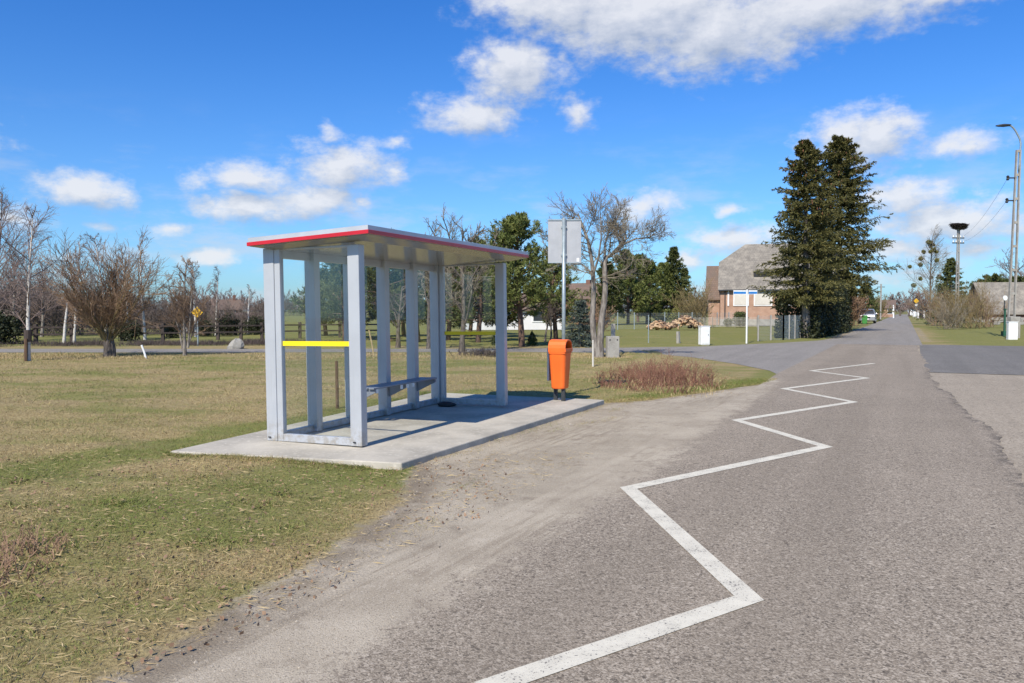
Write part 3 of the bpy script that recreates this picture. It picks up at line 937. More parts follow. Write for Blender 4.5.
def ring_loft(levels, name, mat, parent, caps=(True, True), bevel=0.0):
    V = []
    for ins, z in levels: V += ringv(ins, z)
    q = []
    for k in range(len(levels) - 1):
        for i in range(4):
            q.append((4 * k + i, 4 * k + (i + 1) % 4, 4 * k + 4 + (i + 1) % 4, 4 * k + 4 + i))
    mb = MB().add(V, q)
    n = 4 * (len(levels) - 1)
    if caps[0]: mb.f.append(np.array([(3, 2, 1, 0)]))
    if caps[1]: mb.f.append(np.array([(n, n + 1, n + 2, n + 3)]))
    return mb.build(name, mat, parent, bevel=bevel)


roof = ring_loft([(0.02, 0.045), (0.0, 0.05), (0.0, 0.140), (0.025, 0.147)], 'roof', M['roof_top'], shelter, (False, True))
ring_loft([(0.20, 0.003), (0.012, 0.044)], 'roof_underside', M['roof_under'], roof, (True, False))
ring_loft([(-0.001, 0.048), (-0.010, 0.051), (-0.010, 0.090), (-0.001, 0.093)], 'red_trim', M['red'], roof, (False, False))
# bench on brackets along the back glass
bench = MB()
for x in (0.23, 0.33, 0.43): bench.box((x, 2.46, 0.475), (0.085, 1.78, 0.022))
bn = bench.build('bench', M['frame_dark'], shelter, bevel=0.005)
for y in (1.62, 2.47, 3.30):
    mb = MB()
    mb.prism([(0.13, 0.462), (0.47, 0.462), (0.47, 0.42), (0.13, 0.26)], 'y', y - 0.012, y + 0.012)
    mb.build('bench_bracket', M['frame_dark'], bn)
for y0 in (1.66, 2.30, 2.46, 2.62):
    MB().box((0.465, y0, 0.435), (0.016, 0.05, 0.055)).build('seat_fixing', M['white_paint'], bn)

# small dark bundle lying on the slab by the far rear post
g_ = G(446, 406.5, SLAB_Z)
mb = MB()
a_ = np.linspace(0, 2 * np.pi, 14, endpoint=False)
prof = []
for r_, z_ in ((0.10, 0.0), (0.14, 0.02), (0.12, 0.05), (0.05, 0.07)):
    prof.append([(r_ * 1.5 * math.cos(t) * (1 + 0.18 * math.sin(3 * t + z_ * 60)), r_ * math.sin(t) * (1 + 0.2 * math.cos(2 * t)), z_ + 0.001) for t in a_])
V = np.array(prof)
idx = np.arange(V.shape[0] * 14).reshape(-1, 14)
q = np.stack([idx[:-1], np.roll(idx, -1, 1)[:-1], np.roll(idx, -1, 1)[1:], idx[1:]], -1).reshape(-1, 4)
mb.add(V, q, [list(idx[-1])])
tag(mb.build('dark_bundle', M['black'], loc=g_, smooth=True), 'small flat black bundle lying on the slab at the far rear shelter post', 'bundle').scale = (0.72, 0.8, 1.1)

# ------------------------------------------------------------------ bus stop sign and bin
sp_ = G(563.5, 396.0, 0.0)
sign = empty('bus_stop_sign', sp_, R(-2), 'tall galvanised pole with a grey sign board seen from behind, by the orange bin', 'sign')
hh = P(563, 218, sp_.y).z
MB().tube([(0, 0, -0.1), (0, 0, hh)], 0.034, 12).build('pole', M['galv'], sign, smooth=True)
bt, bb = P(563, 219, sp_.y).z, P(563, 263, sp_.y).z
bd = MB().box((0.015, 0.05, (bt + bb) / 2), (0.62, 0.012, bt - bb)).build('board', M['sign_back'], sign, bevel=0.004)
MB().box((0.015, 0.044, bt - 0.012), (0.626, 0.03, 0.024)).build('board_edge', M['galv'], bd)
MB().box((0.015, 0.044, bb + 0.006), (0.626, 0.03, 0.012)).build('board_edge', M['galv'], bd)
MB().box((0.265, 0.041, bb + 0.06), (0.05, 0.004, 0.07)).build('sticker', M['white_paint'], bd)
for z in (bt - 0.15, bb + 0.15): MB().box((0, 0.02, z), (0.10, 0.045, 0.03)).build('clamp', M['galv'], sign)

bp = G(560, 400.5, SLAB_Z)
bin_ = empty('litter_bin', bp, R(-114), 'bright orange litter bin with a domed hood on dark legs', 'litter bin')


def bin_ring(w, d, z, r=0.06, y0=0.0, k=5):
    pts = []
    for cx_, cy_, a0 in ((w / 2 - r, y0 + r, -90), (w / 2 - r, y0 + d - r, 0), (-w / 2 + r, y0 + d - r, 90), (-w / 2 + r, y0 + r, 180)):
        for i in range(k):
            a = R(a0 + 90 * i / (k - 1))
            pts.append((cx_ + r * math.cos(a), cy_ + r * math.sin(a), z))
    return pts


def loft(rings, name, mat, parent, caps=(True, True), smooth=False, bevel=0.0):
    n = len(rings[0])
    V = [p for r_ in rings for p in r_]
    idx = np.arange(len(V)).reshape(len(rings), n)
    q = np.stack([idx[:-1], np.roll(idx, -1, 1)[:-1], np.roll(idx, -1, 1)[1:], idx[1:]], -1).reshape(-1, 4)
    mb = MB().add(V, q)
    if caps[0]: mb.f.append(np.array([list(idx[0][::-1])]))
    if caps[1]: mb.f.append(np.array([list(idx[-1])]))
    return mb.build(name, mat, parent, smooth=smooth, bevel=bevel)


bin_.scale = (0.9, 0.9, 1.0)
# local: +y is the front with the opening, back plate at -y
def br(w, d, z, r=0.07): return bin_ring(w, d, z, r, -d / 2)


body = loft([br(0.29, 0.25, 0.21), br(0.31, 0.27, 0.23), br(0.385, 0.335, 0.80), br(0.41, 0.36, 0.805), br(0.41, 0.36, 0.83)], 'body', M['orange'], bin_)
# hood: domed shell, open at the front
hp = []
for t in np.linspace(0, 1, 9):
    a = t * math.pi
    hp.append((-0.19 * math.cos(a), 0.83 + 0.07 + 0.15 * math.sin(a) if 0 < t < 1 else 0.835))
poly = [(-0.195, 0.832), (-0.195, 0.90), (-0.185, 0.955), (-0.15, 1.005), (-0.09, 1.035), (0, 1.045), (0.09, 1.035), (0.15, 1.005), (0.185, 0.955), (0.195, 0.90), (0.195, 0.832)]
inner = [(x * 0.88, 0.832 + (z - 0.832) * 0.88) for x, z in poly]
n_ = len(poly)
V, q = [], []
for y in (-0.17, 0.175):
    V += [(x, y, z) for x, z in poly] + [(x, y, z) for x, z in inner]
for i in range(n_ - 1):
    q += [(i, i + 1, 2 * n_ + i + 1, 2 * n_ + i), (n_ + i + 1, n_ + i, 3 * n_ + i, 3 * n_ + i + 1), (2 * n_ + i, 2 * n_ + i + 1, 3 * n_ + i + 1, 3 * n_ + i)]
hood = MB().add(V, q, [list(range(n_ - 1, -1, -1))]).build('hood', M['orange'], bin_, bevel=0.008)
MB().box((0, 0.176, 0.865), (0.385, 0.014, 0.06)).build('hood_lip', M['orange'], hood, bevel=0.004)
MB().box((0, -0.05, 0.836), (0.33, 0.22, 0.006)).build('inner_floor', M['black'], hood)
for x, y in ((-0.06, -0.11), (0.06, 0.09)):
    MB().box((x, y, 0.11), (0.05, 0.07, 0.22)).build('leg', M['dark_steel'], bin_)
bkp = MB().box((0, -0.195, 0.62), (0.26, 0.035, 0.56)).build('back_plate', M['frame'], bin_, bevel=0.006)

# ------------------------------------------------------------------ plant generators
def unit(v):
    return v / (np.linalg.norm(v, axis=-1, keepdims=True) + 1e-12)


def grow_level(p, d, L, n, wander, trop, g):
    N = len(p)
    pts = np.zeros((N, n, 3))
    pts[:, 0] = p
    step = (L / (n - 1))[:, None]
    d = unit(d.copy())
    for i in range(1, n):
        d = unit(d + g.normal(0, wander, (N, 3)) + np.array([0, 0, trop]))
        pts[:, i] = pts[:, i - 1] + d * step
    return pts


def children(pts, L, m, t0, t1, ang, ang_sd, g, ratio, taper=0.5, flat=0.0):
    N, n, _ = pts.shape
    t = t0 + (t1 - t0) * ((np.arange(m)[None, :] + g.random((N, m))) / m)
    f = t * (n - 1)
    i = np.clip(f.astype(int), 0, n - 2)
    u = (f - i)[..., None]
    rows = np.arange(N)[:, None]
    pos = pts[rows, i] * (1 - u) + pts[rows, i + 1] * u
    tan = unit(pts[rows, i + 1] - pts[rows, i])
    rv = g.normal(0, 1, tan.shape)
    rv[..., 2] *= (1 - flat)
    perp = unit(rv - (rv * tan).sum(-1, keepdims=True) * tan)
    a = np.radians(g.normal(ang, ang_sd, t.shape))[..., None]
    d = tan * np.cos(a) + perp * np.sin(a)
    ln = L[:, None] * ratio * (1 - taper * (t - t0) / max(1e-6, 1 - t0)) * g.uniform(0.6, 1.25, t.shape)
    return pos.reshape(-1, 3), d.reshape(-1, 3), ln.reshape(-1), t


def bare_tree(name, loc, spec, bark, twig, label, cat='tree', group=None, seed=1, rz=0.0, scale=1.0):
    g = np.random.default_rng(seed)
    root = empty(name, loc, rz, label, cat, group)
    root.scale = (scale,) * 3
    trunk, crown = MB(), MB()
    N = len(spec['stems'])
    p = np.array([s_[0] for s_ in spec['stems']], float)
    d = np.array([s_[1] for s_ in spec['stems']], float)
    L = np.array([s_[2] for s_ in spec['stems']], float)
    r = np.array([s_[3] for s_ in spec['stems']], float)
    n = spec.get('n0', 9)
    pts = grow_level(p, d, L, n, spec.get('w0', 0.06), spec.get('t0', 0.02), g)
    if 'poly' in spec:
        for a_, pl in enumerate(spec['poly']):
            pl = np.array(pl, float)
            tt = np.linspace(0, len(pl) - 1, n)
            for c_ in range(3): pts[a_, :, c_] = np.interp(tt, np.arange(len(pl)), pl[:, c_])
    rad = r[:, None] * np.linspace(1, spec.get('tip', 0.3), n)[None] ** 0.9
    rad[:, 0] *= 1.25
    trunk.tubes(pts, rad, 8)
    for k, lv in enumerate(spec['levels']):
        pos, dd, ln, t = children(pts, L, lv['m'], lv.get('a', 0.3), lv.get('b', 1.0), lv['ang'], lv.get('sd', 12), g, lv['ratio'], lv.get('taper', 0.5), lv.get('flat', 0))
        rp = np.repeat(rad[:, 0], lv['m']) * lv.get('rr', 0.5)
        nn = lv.get('n', 5)
        pts = grow_level(pos, dd, ln, nn, lv.get('w', 0.12), lv.get('t', 0.05), g)
        pr = np.maximum(rp[:, None] * np.linspace(1, 0.35, nn)[None], lv.get('rmin', 0.003))
        (trunk if k < spec.get('trunk_levels', 1) else crown).tubes(pts, pr, 5 if k < 2 else 3)
        L, rad = ln, pr
    trunk.build('trunk', bark, root, smooth=True)
    crown.build('crown', twig, root)
    return root


def blades(mb, p, d, L, w, g):
    """thin flat blades starting at p pointing along d"""
    d = unit(d)
    rv = g.normal(0, 1, d.shape)
    s_ = unit(np.cross(d, rv)) * (w / 2)[:, None]
    tip = p + d * L[:, None]
    mid = p + d * (L * 0.45)[:, None]
    V = np.stack([p, mid + s_, tip, mid - s_], 1)
    idx = np.arange(len(p) * 4).reshape(-1, 4)
    mb.add(V, idx)


def leaf_quads(mb, c, size, g):
    a = unit(g.normal(0, 1, c.shape))
    b_ = unit(np.cross(a, g.normal(0, 1, c.shape)))
    a, b_ = a * (size / 2)[:, None], b_ * (size * 0.36)[:, None]
    V = np.stack([c - a, c + b_, c + a, c - b_], 1)
    mb.add(V, np.arange(len(c) * 4).reshape(-1, 4))


def spruce(name, loc, H, rad, label, seed=1, mat='spruce', whorls=34, per=9, base=0.06, droop=-0.03, trunk_r=0.16, needle=(0.16, 0.05), cones=0, bark='bark_grey', twigs=13, power=0.85, dens=10, cat='spruce tree', group=None, lean=(0, 0), up=0.0, belly=0.12, low=0.8, rag=0.38):
    g = np.random.default_rng(seed)
    root = empty(name, loc, g.uniform(0, 6), label, cat, group)
    tr = MB()
    zs = np.linspace(0, 1, 10)
    tp = np.stack([lean[0] * zs ** 1.5 + 0.04 * np.sin(zs * 5), lean[1] * zs ** 1.5, zs * H], -1)
    tr.tubes(tp[None], (trunk_r * (1 - zs * 0.96) + 0.012)[None], 10)
    tr.build('trunk', M[bark], root, smooth=True)
    N = whorls * per
    wf = base + (1 - base) * (np.arange(whorls) + 0.3 * g.random(whorls)) / whorls
    f = np.clip(np.repeat(wf, per) + g.normal(0, 0.22 / whorls, N), base, 0.995)
    az = (np.tile(np.arange(per) / per * 2 * np.pi, whorls) + np.repeat(g.uniform(0, 6.28, whorls), per) + g.normal(0, 0.25, N))
    prof = np.clip(1 - f, 0, 1) ** power * np.interp(f, [base, belly, 1], [low, 1, 1]) / (1 - belly) ** power
    Lb = rad * np.clip(prof, 0, 1.1) * g.uniform(1 - rag, 1.22, N) * (1 + 0.55 * rag * np.sin(az * 2 + f * 21 + seed) * np.sin(f * 33 + seed * 2)) + 0.10
    c = np.stack([np.interp(f, zs, tp[:, 0]), np.interp(f, zs, tp[:, 1]), f * H], -1)
    d = np.stack([np.cos(az), np.sin(az), up + 0.55 * f - 0.16 + g.normal(0, 0.08, N)], -1)
    pts = grow_level(c, d, Lb, 6, 0.04, droop, g)
    pts[:, -1, 2] += Lb * 0.04
    cr = MB()
    cr.tubes(pts, np.linspace(0.022, 0.006, 6)[None] * np.ones((N, 1)), 3)
    pos, dd, ln, t = children(pts, Lb, twigs, 0.15, 1.0, 42, 12, g, 0.27, 0.6, flat=0.8)
    ln = np.clip(ln, 0.06, 0.6)
    dd[:, 2] -= 0.22
    tw = grow_level(pos, dd, ln, 4, 0.08, -0.07, g)
    m = dens
    rep = len(tw)
    tt = (np.arange(m)[None] + g.random((rep, m))) / m * 2.999
    i = tt.astype(int)
    u = (tt - i)[..., None]
    rows = np.arange(rep)[:, None]
    bp_ = tw[rows, i] * (1 - u) + tw[rows, i + 1] * u
    tan = unit(tw[rows, i + 1] - tw[rows, i])
    nd = unit(tan * 0.9 + g.normal(0, 0.42, tan.shape))
    bp_, nd = bp_.reshape(-1, 3), nd.reshape(-1, 3)
    blades(cr, bp_, nd, g.uniform(0.6, 1.25, len(bp_)) * needle[0], np.full(len(bp_), needle[1]), g)
    cr.build('crown', M[mat], root)
    if cones:
        cb = MB()
        sel = g.choice(np.where(f > 0.62)[0], cones)
        cp = pts[sel, g.integers(2, 6, cones)] + g.normal(0, 0.08, (cones, 3))
        cpts = np.stack([cp, cp + np.array([0, 0, -0.08]), cp + np.array([0, 0, -0.16])], 1)
        cb.tubes(cpts, np.tile(np.array([0.02, 0.034, 0.012]), (cones, 1)), 5)
        tag(cb.build('cones', M['spruce_cone'], root), kind='stuff')
    return root


def pine(name, loc, H, rad, label, seed=1, mat='pine', base=0.28, limbs=70, trunk_r=0.13, cat='pine tree', group=None, tufts=9, needle=(0.20, 0.04), per=20, power=0.55):
    g = np.random.default_rng(seed)
    root = empty(name, loc, g.uniform(0, 6), label, cat, group)
    tr, cr = MB(), MB()
    zs = np.linspace(0, 1, 9)
    tp = np.stack([0.12 * np.sin(zs * 4 + seed), 0.1 * np.cos(zs * 3 + seed) - 0.1 * math.cos(seed), zs * H], -1)
    tp[:, 0] -= tp[0, 0]; tp[:, 1] -= tp[0, 1]
    tr.tubes(tp[None], (trunk_r * (1 - zs * 0.9) + 0.012)[None], 9)
    f = base + (1 - base) * (np.arange(limbs) + g.random(limbs)) / limbs
    az = g.uniform(0, 2 * np.pi, limbs)
    u_ = (f - base) / (1 - base)
    prof = np.clip(1 - u_, 0, 1) ** power * np.minimum(1, 0.55 + u_ * 2.2)
    Lb = rad * prof * g.uniform(0.55, 1.2, limbs) + 0.15
    c = np.stack([np.interp(f, zs, tp[:, 0]), np.interp(f, zs, tp[:, 1]), f * H], -1)
    d = np.stack([np.cos(az), np.sin(az), 0.15 + 0.9 * u_ + g.normal(0, 0.12, limbs)], -1)
    pts = grow_level(c, d, Lb, 6, 0.10, 0.04, g)
    tr.tubes(pts, np.linspace(0.035, 0.008, 6)[None] * np.ones((limbs, 1)), 4)
    tr.build('trunk', M['bark_pine'], root, smooth=True)
    pos, dd, ln, t = children(pts, Lb, tufts, 0.25, 1.0, 40, 14, g, 0.36, 0.3)
    ln = np.clip(ln, 0.1, 0.6)
    tw = grow_level(pos, dd, ln, 4, 0.1, 0.1, g)
    cr.tubes(tw, np.full((len(tw), 4), 0.006), 3)
    rep = len(tw)
    tt = (0.25 + 0.75 * (np.arange(per)[None] + g.random((rep, per))) / per) * 2.999
    i = tt.astype(int)
    u = (tt - i)[..., None]
    rows = np.arange(rep)[:, None]
    bp_ = tw[rows, i] * (1 - u) + tw[rows, i + 1] * u
    tan = unit(tw[rows, i + 1] - tw[rows, i])
    nd = unit(tan * 0.8 + g.normal(0, 0.62, tan.shape))
    bp_, nd = bp_.reshape(-1, 3), nd.reshape(-1, 3)
    blades(cr, bp_, nd, g.uniform(0.6, 1.2, len(bp_)) * needle[0], np.full(len(bp_), needle[1]), g)
    cr.build('crown', M[mat], root)
    return root


def leafy_shrub(name, loc, size, n, leaf, mat, label, seed=1, cat='shrub', group=None, shape='ball', stemmat='bark', rz=0.0):
    """clipped or loose shrub: leaves through the volume on a few stems"""
    g = np.random.default_rng(seed)
    root = empty(name, loc, rz, label, cat, group)
    st, lf = MB(), MB()
    sx, sy, sz = size
    k = 7
    ends = np.stack([g.uniform(-0.35, 0.35, k) * sx, g.uniform(-0.35, 0.35, k) * sy, g.uniform(0.5, 0.85, k) * sz], -1)
    p0 = np.zeros((k, 3))
    pts = np.stack([p0 + (ends - p0) * t for t in (0, 0.4, 0.75, 1)], 1)
    st.tubes(pts, np.linspace(0.03, 0.008, 4)[None] * np.ones((k, 1)), 4)
    st.build('stem', M[stemmat], root)
    c = g.normal(0, 1, (n, 3))
    c = unit(c) * (g.random((n, 1)) ** 0.45)
    lump = 1 + 0.22 * np.sin(c[:, :1] * 7 + seed) * np.cos(c[:, 1:2] * 6 + seed * 2) + 0.12 * np.sin(c[:, 2:3] * 11 + seed)
    c = c * lump
    if shape == 'cone':
        h = (c[:, 2] + 1) / 2
        w = np.clip(1.05 - h, 0.03, 1)[:, None]
        c[:, :2] *= w * 1.15
    elif shape == 'box':
        c = g.uniform(-1, 1, (n, 3))
        face = g.integers(0, 3, n)
        sgn = np.sign(g.normal(0, 1, n))
        c[np.arange(n), face] = sgn * g.uniform(0.75, 1.05, n)
        c += 0.10 * np.sin(c[:, [1, 2, 0]] * 5 + seed)
    V = np.stack([c[:, 0] * sx / 2, c[:, 1] * sy / 2, (c[:, 2] + 1) / 2 * sz], -1)
    V[:, 2] = np.maximum(V[:, 2], 0.03)
    leaf_quads(lf, V, g.uniform(0.6, 1.3, n) * leaf, g)
    lf.build('foliage', M[mat], root)
    return root


def twig_shrub(name, loc, H, rad, stems, mat, label, seed=1, cat='shrub', group=None, rz=0.0, levels=2, m=(7, 5), rmin=0.004, spread=0.5, leafy=None, base=0.25):
    g = np.random.default_rng(seed)
    root = empty(name, loc, rz, label, cat, group)
    st, tw = MB(), MB()
    p = np.stack([g.normal(0, base * rad, stems), g.normal(0, base * rad, stems), np.zeros(stems)], -1)
    d = np.stack([g.normal(0, spread, stems), g.normal(0, spread, stems), np.ones(stems)], -1)
    L = H * g.uniform(0.55, 1.05, stems)
    pts = grow_level(p, d, L, 7, 0.09, 0.03, g)
    st.tubes(pts, np.linspace(0.02, 0.006, 7)[None] * np.ones((stems, 1)) * (H / 3), 4)
    st.build('stem', M[mat], root)
    for k in range(levels):
        pos, dd, ln, t = children(pts, L, m[k], 0.2, 1.0, 34, 12, g, 0.42, 0.4)
        pts = grow_level(pos, dd, ln, 5, 0.10, 0.05, g)
        tw.tubes(pts, np.full(pts.shape[:2], rmin * (1.5 if k == 0 else 1)), 3)
        L = ln
    tw.build('twigs', M[mat], root)
    if leafy:
        lf = MB()
        c = pts.reshape(-1, 3)
        c = c[g.random(len(c)) < leafy[1]]
        leaf_quads(lf, c, g.uniform(0.7, 1.3, len(c)) * leafy[2], g)
        lf.build('foliage', M[leafy[0]], root)
    return root


UPZ = (0, 0, 1)


def birch_spec(H, r=0.06, m=30, droop=-0.10, full=0.42):
    return dict(stems=[((0, 0, 0), (0.03, 0.02, 1), H, r)], n0=12, w0=0.025, t0=0.03, tip=0.10, trunk_levels=0,
                levels=[dict(m=m, a=0.20, ang=44, sd=10, ratio=full, taper=0.72, rr=0.20, n=7, w=0.05, t=0.05, rmin=0.005),
                        dict(m=8, a=0.12, ang=38, sd=13, ratio=0.52, taper=0.4, rr=0.42, n=5, w=0.07, t=droop * 0.5, rmin=0.0038),
                        dict(m=6, a=0.12, ang=34, sd=13, ratio=0.70, taper=0.3, rr=0.6, n=5, w=0.07, t=droop, rmin=0.0026)])


def broad_spec(H, r=0.14, m=(13, 10, 8, 5), spread=48, fork=0.35, rmin=0.004):
    return dict(stems=[((0, 0, 0), (0.05, 0.02, 1), H * 0.72, r)], n0=9, w0=0.07, t0=0.04, tip=0.25, trunk_levels=1,
                levels=[dict(m=m[0], a=fork, ang=spread, sd=12, ratio=0.66, taper=0.4, rr=0.34, n=7, w=0.09, t=0.06),
                        dict(m=m[1], a=0.2, ang=42, sd=12, ratio=0.50, rr=0.40, n=6, w=0.10, t=0.05, rmin=0.006),
                        dict(m=m[2], a=0.15, ang=38, sd=14, ratio=0.50, rr=0.5, n=5, w=0.11, t=0.04, rmin=rmin * 1.2),
                        dict(m=m[3], a=0.15, ang=34, sd=14, ratio=0.60, rr=0.6, n=4, w=0.10, t=0.02, rmin=rmin)])


# ------------------------------------------------------------------ left side: saplings, willow, lane, fence
def hz(py, Y): return P(512, py, Y).z


gb = G(28, 361)
b1 = bare_tree('young_birch', gb, birch_spec(hz(212, gb.y), 0.07, 22, -0.06), M['birch'], M['twig_purple'], 'young white birch with a dark guard band on its trunk, at the left field edge', seed=3)
MB().tube([(0.018, -0.02, 0.62), (0.03, -0.02, 1.0)], 0.115, 10).build('trunk_guard', M['wood_dark'], b1)
MB().tube([(0.03, -0.17, -0.05), (0.03, -0.13, 0.72)], 0.05, 6).build('support_stake', M['wood_brown'], b1)

gw = G(109, 357)
g = np.random.default_rng(5)
stems = []
for i in range(46):
    a = g.uniform(0, 2 * math.pi); tl = abs(g.normal(0, 0.62))
    stems.append(((0.12 * math.cos(a), 0.12 * math.sin(a), g.uniform(0.45, 0.8)), (math.cos(a) * tl, math.sin(a) * tl, 1), g.uniform(1.7, 3.3), g.uniform(0.012, 0.022)))
wil = bare_tree('pollard_willow', gw, dict(stems=stems, n0=9, w0=0.10, t0=0.03, tip=0.2, trunk_levels=0, levels=[
    dict(m=12, a=0.15, ang=32, sd=12, ratio=0.42, taper=0.3, rr=0.45, n=6, w=0.12, t=0.06, rmin=0.005),
    dict(m=8, a=0.15, ang=34, sd=12, ratio=0.50, rr=0.6, n=5, w=0.12, t=0.04, rmin=0.004)]), M['twig_olive'], M['twig_brown'], 'broad bushy willow with many upright brown shoots from a short thick trunk by the lane', seed=6)
wt = MB()
wt.tubes(np.array([[(0.0, 0, -0.1), (0.02, 0, 0.3), (-0.02, 0.02, 0.6), (0.0, 0, 0.85)], [(0.15, 0.02, -0.1), (0.16, 0, 0.3), (0.1, 0, 0.6), (0.08, 0, 0.8)], [(-0.14, 0.05, -0.1), (-0.12, 0.05, 0.3), (-0.1, 0.0, 0.6), (-0.1, 0, 0.8)]]),
         np.array([[0.16, 0.14, 0.15, 0.12], [0.09, 0.08, 0.08, 0.06], [0.09, 0.08, 0.08, 0.06]]), 9)
wt.build('stump', M['bark'], wil, smooth=True)

gm = G(185, 356)
st2 = [((0.0, 0, 0), (0.02, 0, 1), hz(262, gm.y), 0.07), ((0.10, 0.02, 0.3), (0.14, 0, 1), 2.9, 0.04), ((-0.08, 0.02, 0.2), (-0.16, 0.05, 1), 2.6, 0.04), ((0.05, 0.1, 0.3), (0.3, 0.1, 1), 1.9, 0.03)]
sp2 = birch_spec(3.4, 0.06, 22, -0.02, 0.30); sp2['stems'] = st2
bare_tree('young_birch', gm, sp2, M['bark_grey'], M['twig_brown'], 'bushy young birch with several thin stems, standing between the willow and the boulder', seed=8)

# birches further back, each of its own shape
for px, py, top, lab, sd, m_ in (
        (74, 343, 240, 'slender birch leaning between the guarded young birch and the willow, behind the rail fence', 12, 24),
        (64, 343.5, 250, 'short pale birch trunk close left of a taller birch behind the rail fence', 13, 20),
        (106, 341, 236, 'tall reddish brown birch rising above the willow shoots', 14, 34),
        (128, 341, 250, 'dense dark birch just right of the willow top', 15, 30),
        (145, 340, 238, 'thin airy birch with a white trunk right of the willow', 16, 18),
        (196, 338, 262, 'drooping birch behind the bushy young birch', 17, 26),
        (216, 336, 268, 'pale feathery birch left of the far brick cottage', 18, 20),
        (248, 335, 285, 'small airy birch right of the far brick cottage chimney', 19, 14)):
    gg = G(px, py)
    bare_tree('birch_tree', gg, birch_spec(hz(top, gg.y), 0.075, m_, -0.11, 0.27), M['birch'], M['twig_purple'], lab, seed=sd, rz=sd)
for px, py, top, lab, sd in ((-6, 343, 205, 'large bare tree cut by the left picture edge', 21), (14, 339, 258, 'rounded bare tree behind the left end of the rail fence', 22), (42, 337, 270, 'low spreading bare tree behind the rail fence beside the guarded birch', 24)):
    gg = G(px, py)
    bare_tree('bare_tree', gg, birch_spec(hz(top, gg.y) * 1.02, 0.10, 34, -0.04, 0.48), M['bark_grey'], M['twig_purple'], lab, seed=sd)

# background bushes and copse far behind the lane
proto = twig_shrub('bush', (0, 0, 0), 2.6, 2.2, 26, 'twig_hedge', 'bare dark bush in the hedgerow beyond the lane', 31, 'bush', 'bare bushes in the far hedgerow', m=(8, 7), spread=0.55, rmin=0.007)
g = np.random.default_rng(33)
first = True
for i in range(34):
    px = -40 + i * 9.2 + g.uniform(-3, 3)
    Y = g.uniform(50, 66)
    X = (px - CX) / F_PX * Y
    o = proto if first else copy_tree(proto)
    first = False
    o.location = (X, Y, 0)
    sc = g.uniform(0.75, 1.3) * (1.15 if px < 70 else (0.8 if px < 165 else 0.66))
    o.scale = (sc * 1.25, sc, sc)
    o.rotation_euler = (0, 0, g.uniform(0, 6))
proto2 = leafy_shrub('evergreen_bush', (0, 0, 0), (1.7, 1.5, 1.3), 2600, 0.11, 'thuja', 'low dark evergreen bush behind the rail fence', 35, 'bush', 'evergreen bushes behind the rail fence')
for k, (px, py, s_) in enumerate(((3, 345, 1.2), (130, 342, 0.8), (172, 339, 0.7), (204, 337, 0.75), (228, 336, 1.0), (256, 336, 0.9))):
    o = proto2 if k == 0 else copy_tree(proto2)
    o.location = G(px, py); o.scale = (s_, s_, s_ * 1.05); o.rotation_euler = (0, 0, k * 1.3)

# dark rail fence
fence = empty('rail_fence', (0, 0, 0), 0, 'low dark wooden rail fence running along the far side of the lane at left', 'fence')
fpts = [G(px, py) for px, py in ((-60, 344), (-10, 344), (36, 343.5), (72, 343), (122, 342), (163, 341.5), (218, 340.5), (241, 340), (262, 339.5), (300, 338.5), (340, 338), (380, 337.5))]
for a in fpts:
    MB().box((a.x, a.y, 0.48), (0.15, 0.15, 0.96)).build('post', M['wood_dark'], fence)
for z in (0.45, 0.80):
    mb = MB()
    for a, b_ in zip(fpts[:-1], fpts[1:]):
        mb.bar((a.x, a.y - 0.1, z), (b_.x, b_.y - 0.1, z - 0.01), 0.05, 0.085)
    mb.build('rail', M['wood_dark'], fence)


def weed_strip(name, label, x0, x1, y0, y1, n, H, mat, seed, cat='weeds'):
    g = np.random.default_rng(seed)
    x, y = g.uniform(x0, x1, n), g.uniform(y0, y1, n)
    k = fbm(x * 0.6, y * 0.6 + seed, 3)
    keep = g.random(n) < sst(k, 0.25, 0.6)
    x, y, k = x[keep], y[keep], k[keep]
    p = np.stack([x, y, height_at(x, y) - 0.01], -1)
    d = np.stack([g.normal(0, 0.4, len(x)), g.normal(0, 0.4, len(x)), np.ones(len(x))], -1)
    mb = MB()
    blades(mb, p, d, H * (0.4 + k) * g.uniform(0.5, 1.2, len(x)), np.full(len(x), 0.014), g)
    o = mb.build(name, mat)
    return tag(o, label, cat, kind='stuff')


weed_strip('dead_weeds', 'dark dead weeds along the bank below the rail fence', -34, -8, 35.2, 38.5, 26000, 0.30, M['twig_dark'], 41)
weed_strip('dry_grass', 'dry tufts along the near edge of the lane', -30, 4, 26.2, 29.4, 26000, 0.10, M['dry_straw'], 42)

# boulder
gbo = G(235.5, 349)
mb = MB()
g = np.random.default_rng(4)
pr = []
for z_, r_ in ((-0.05, 0.30), (0.1, 0.33), (0.25, 0.27), (0.36, 0.2), (0.43, 0.08)):
    pr.append([(r_ * math.cos(t) * (1 + 0.15 * math.sin(2 * t + z_ * 8)) + z_ * 0.15, r_ * 0.8 * math.sin(t) * (1 + 0.12 * math.cos(3 * t)), z_ + 0.04 * math.sin(3 * t + 1)) for t in np.linspace(0, 2 * np.pi, 11, endpoint=False)])
V = np.array(pr); idx = np.arange(55).reshape(5, 11)
mb.add(V, np.stack([idx[:-1], np.roll(idx, -1, 1)[:-1], np.roll(idx, -1, 1)[1:], idx[1:]], -1).reshape(-1, 4), [list(idx[-1])])
tag(mb.build('boulder', M['stone'], loc=gbo), 'rough grey boulder at the edge of the lane', 'boulder')

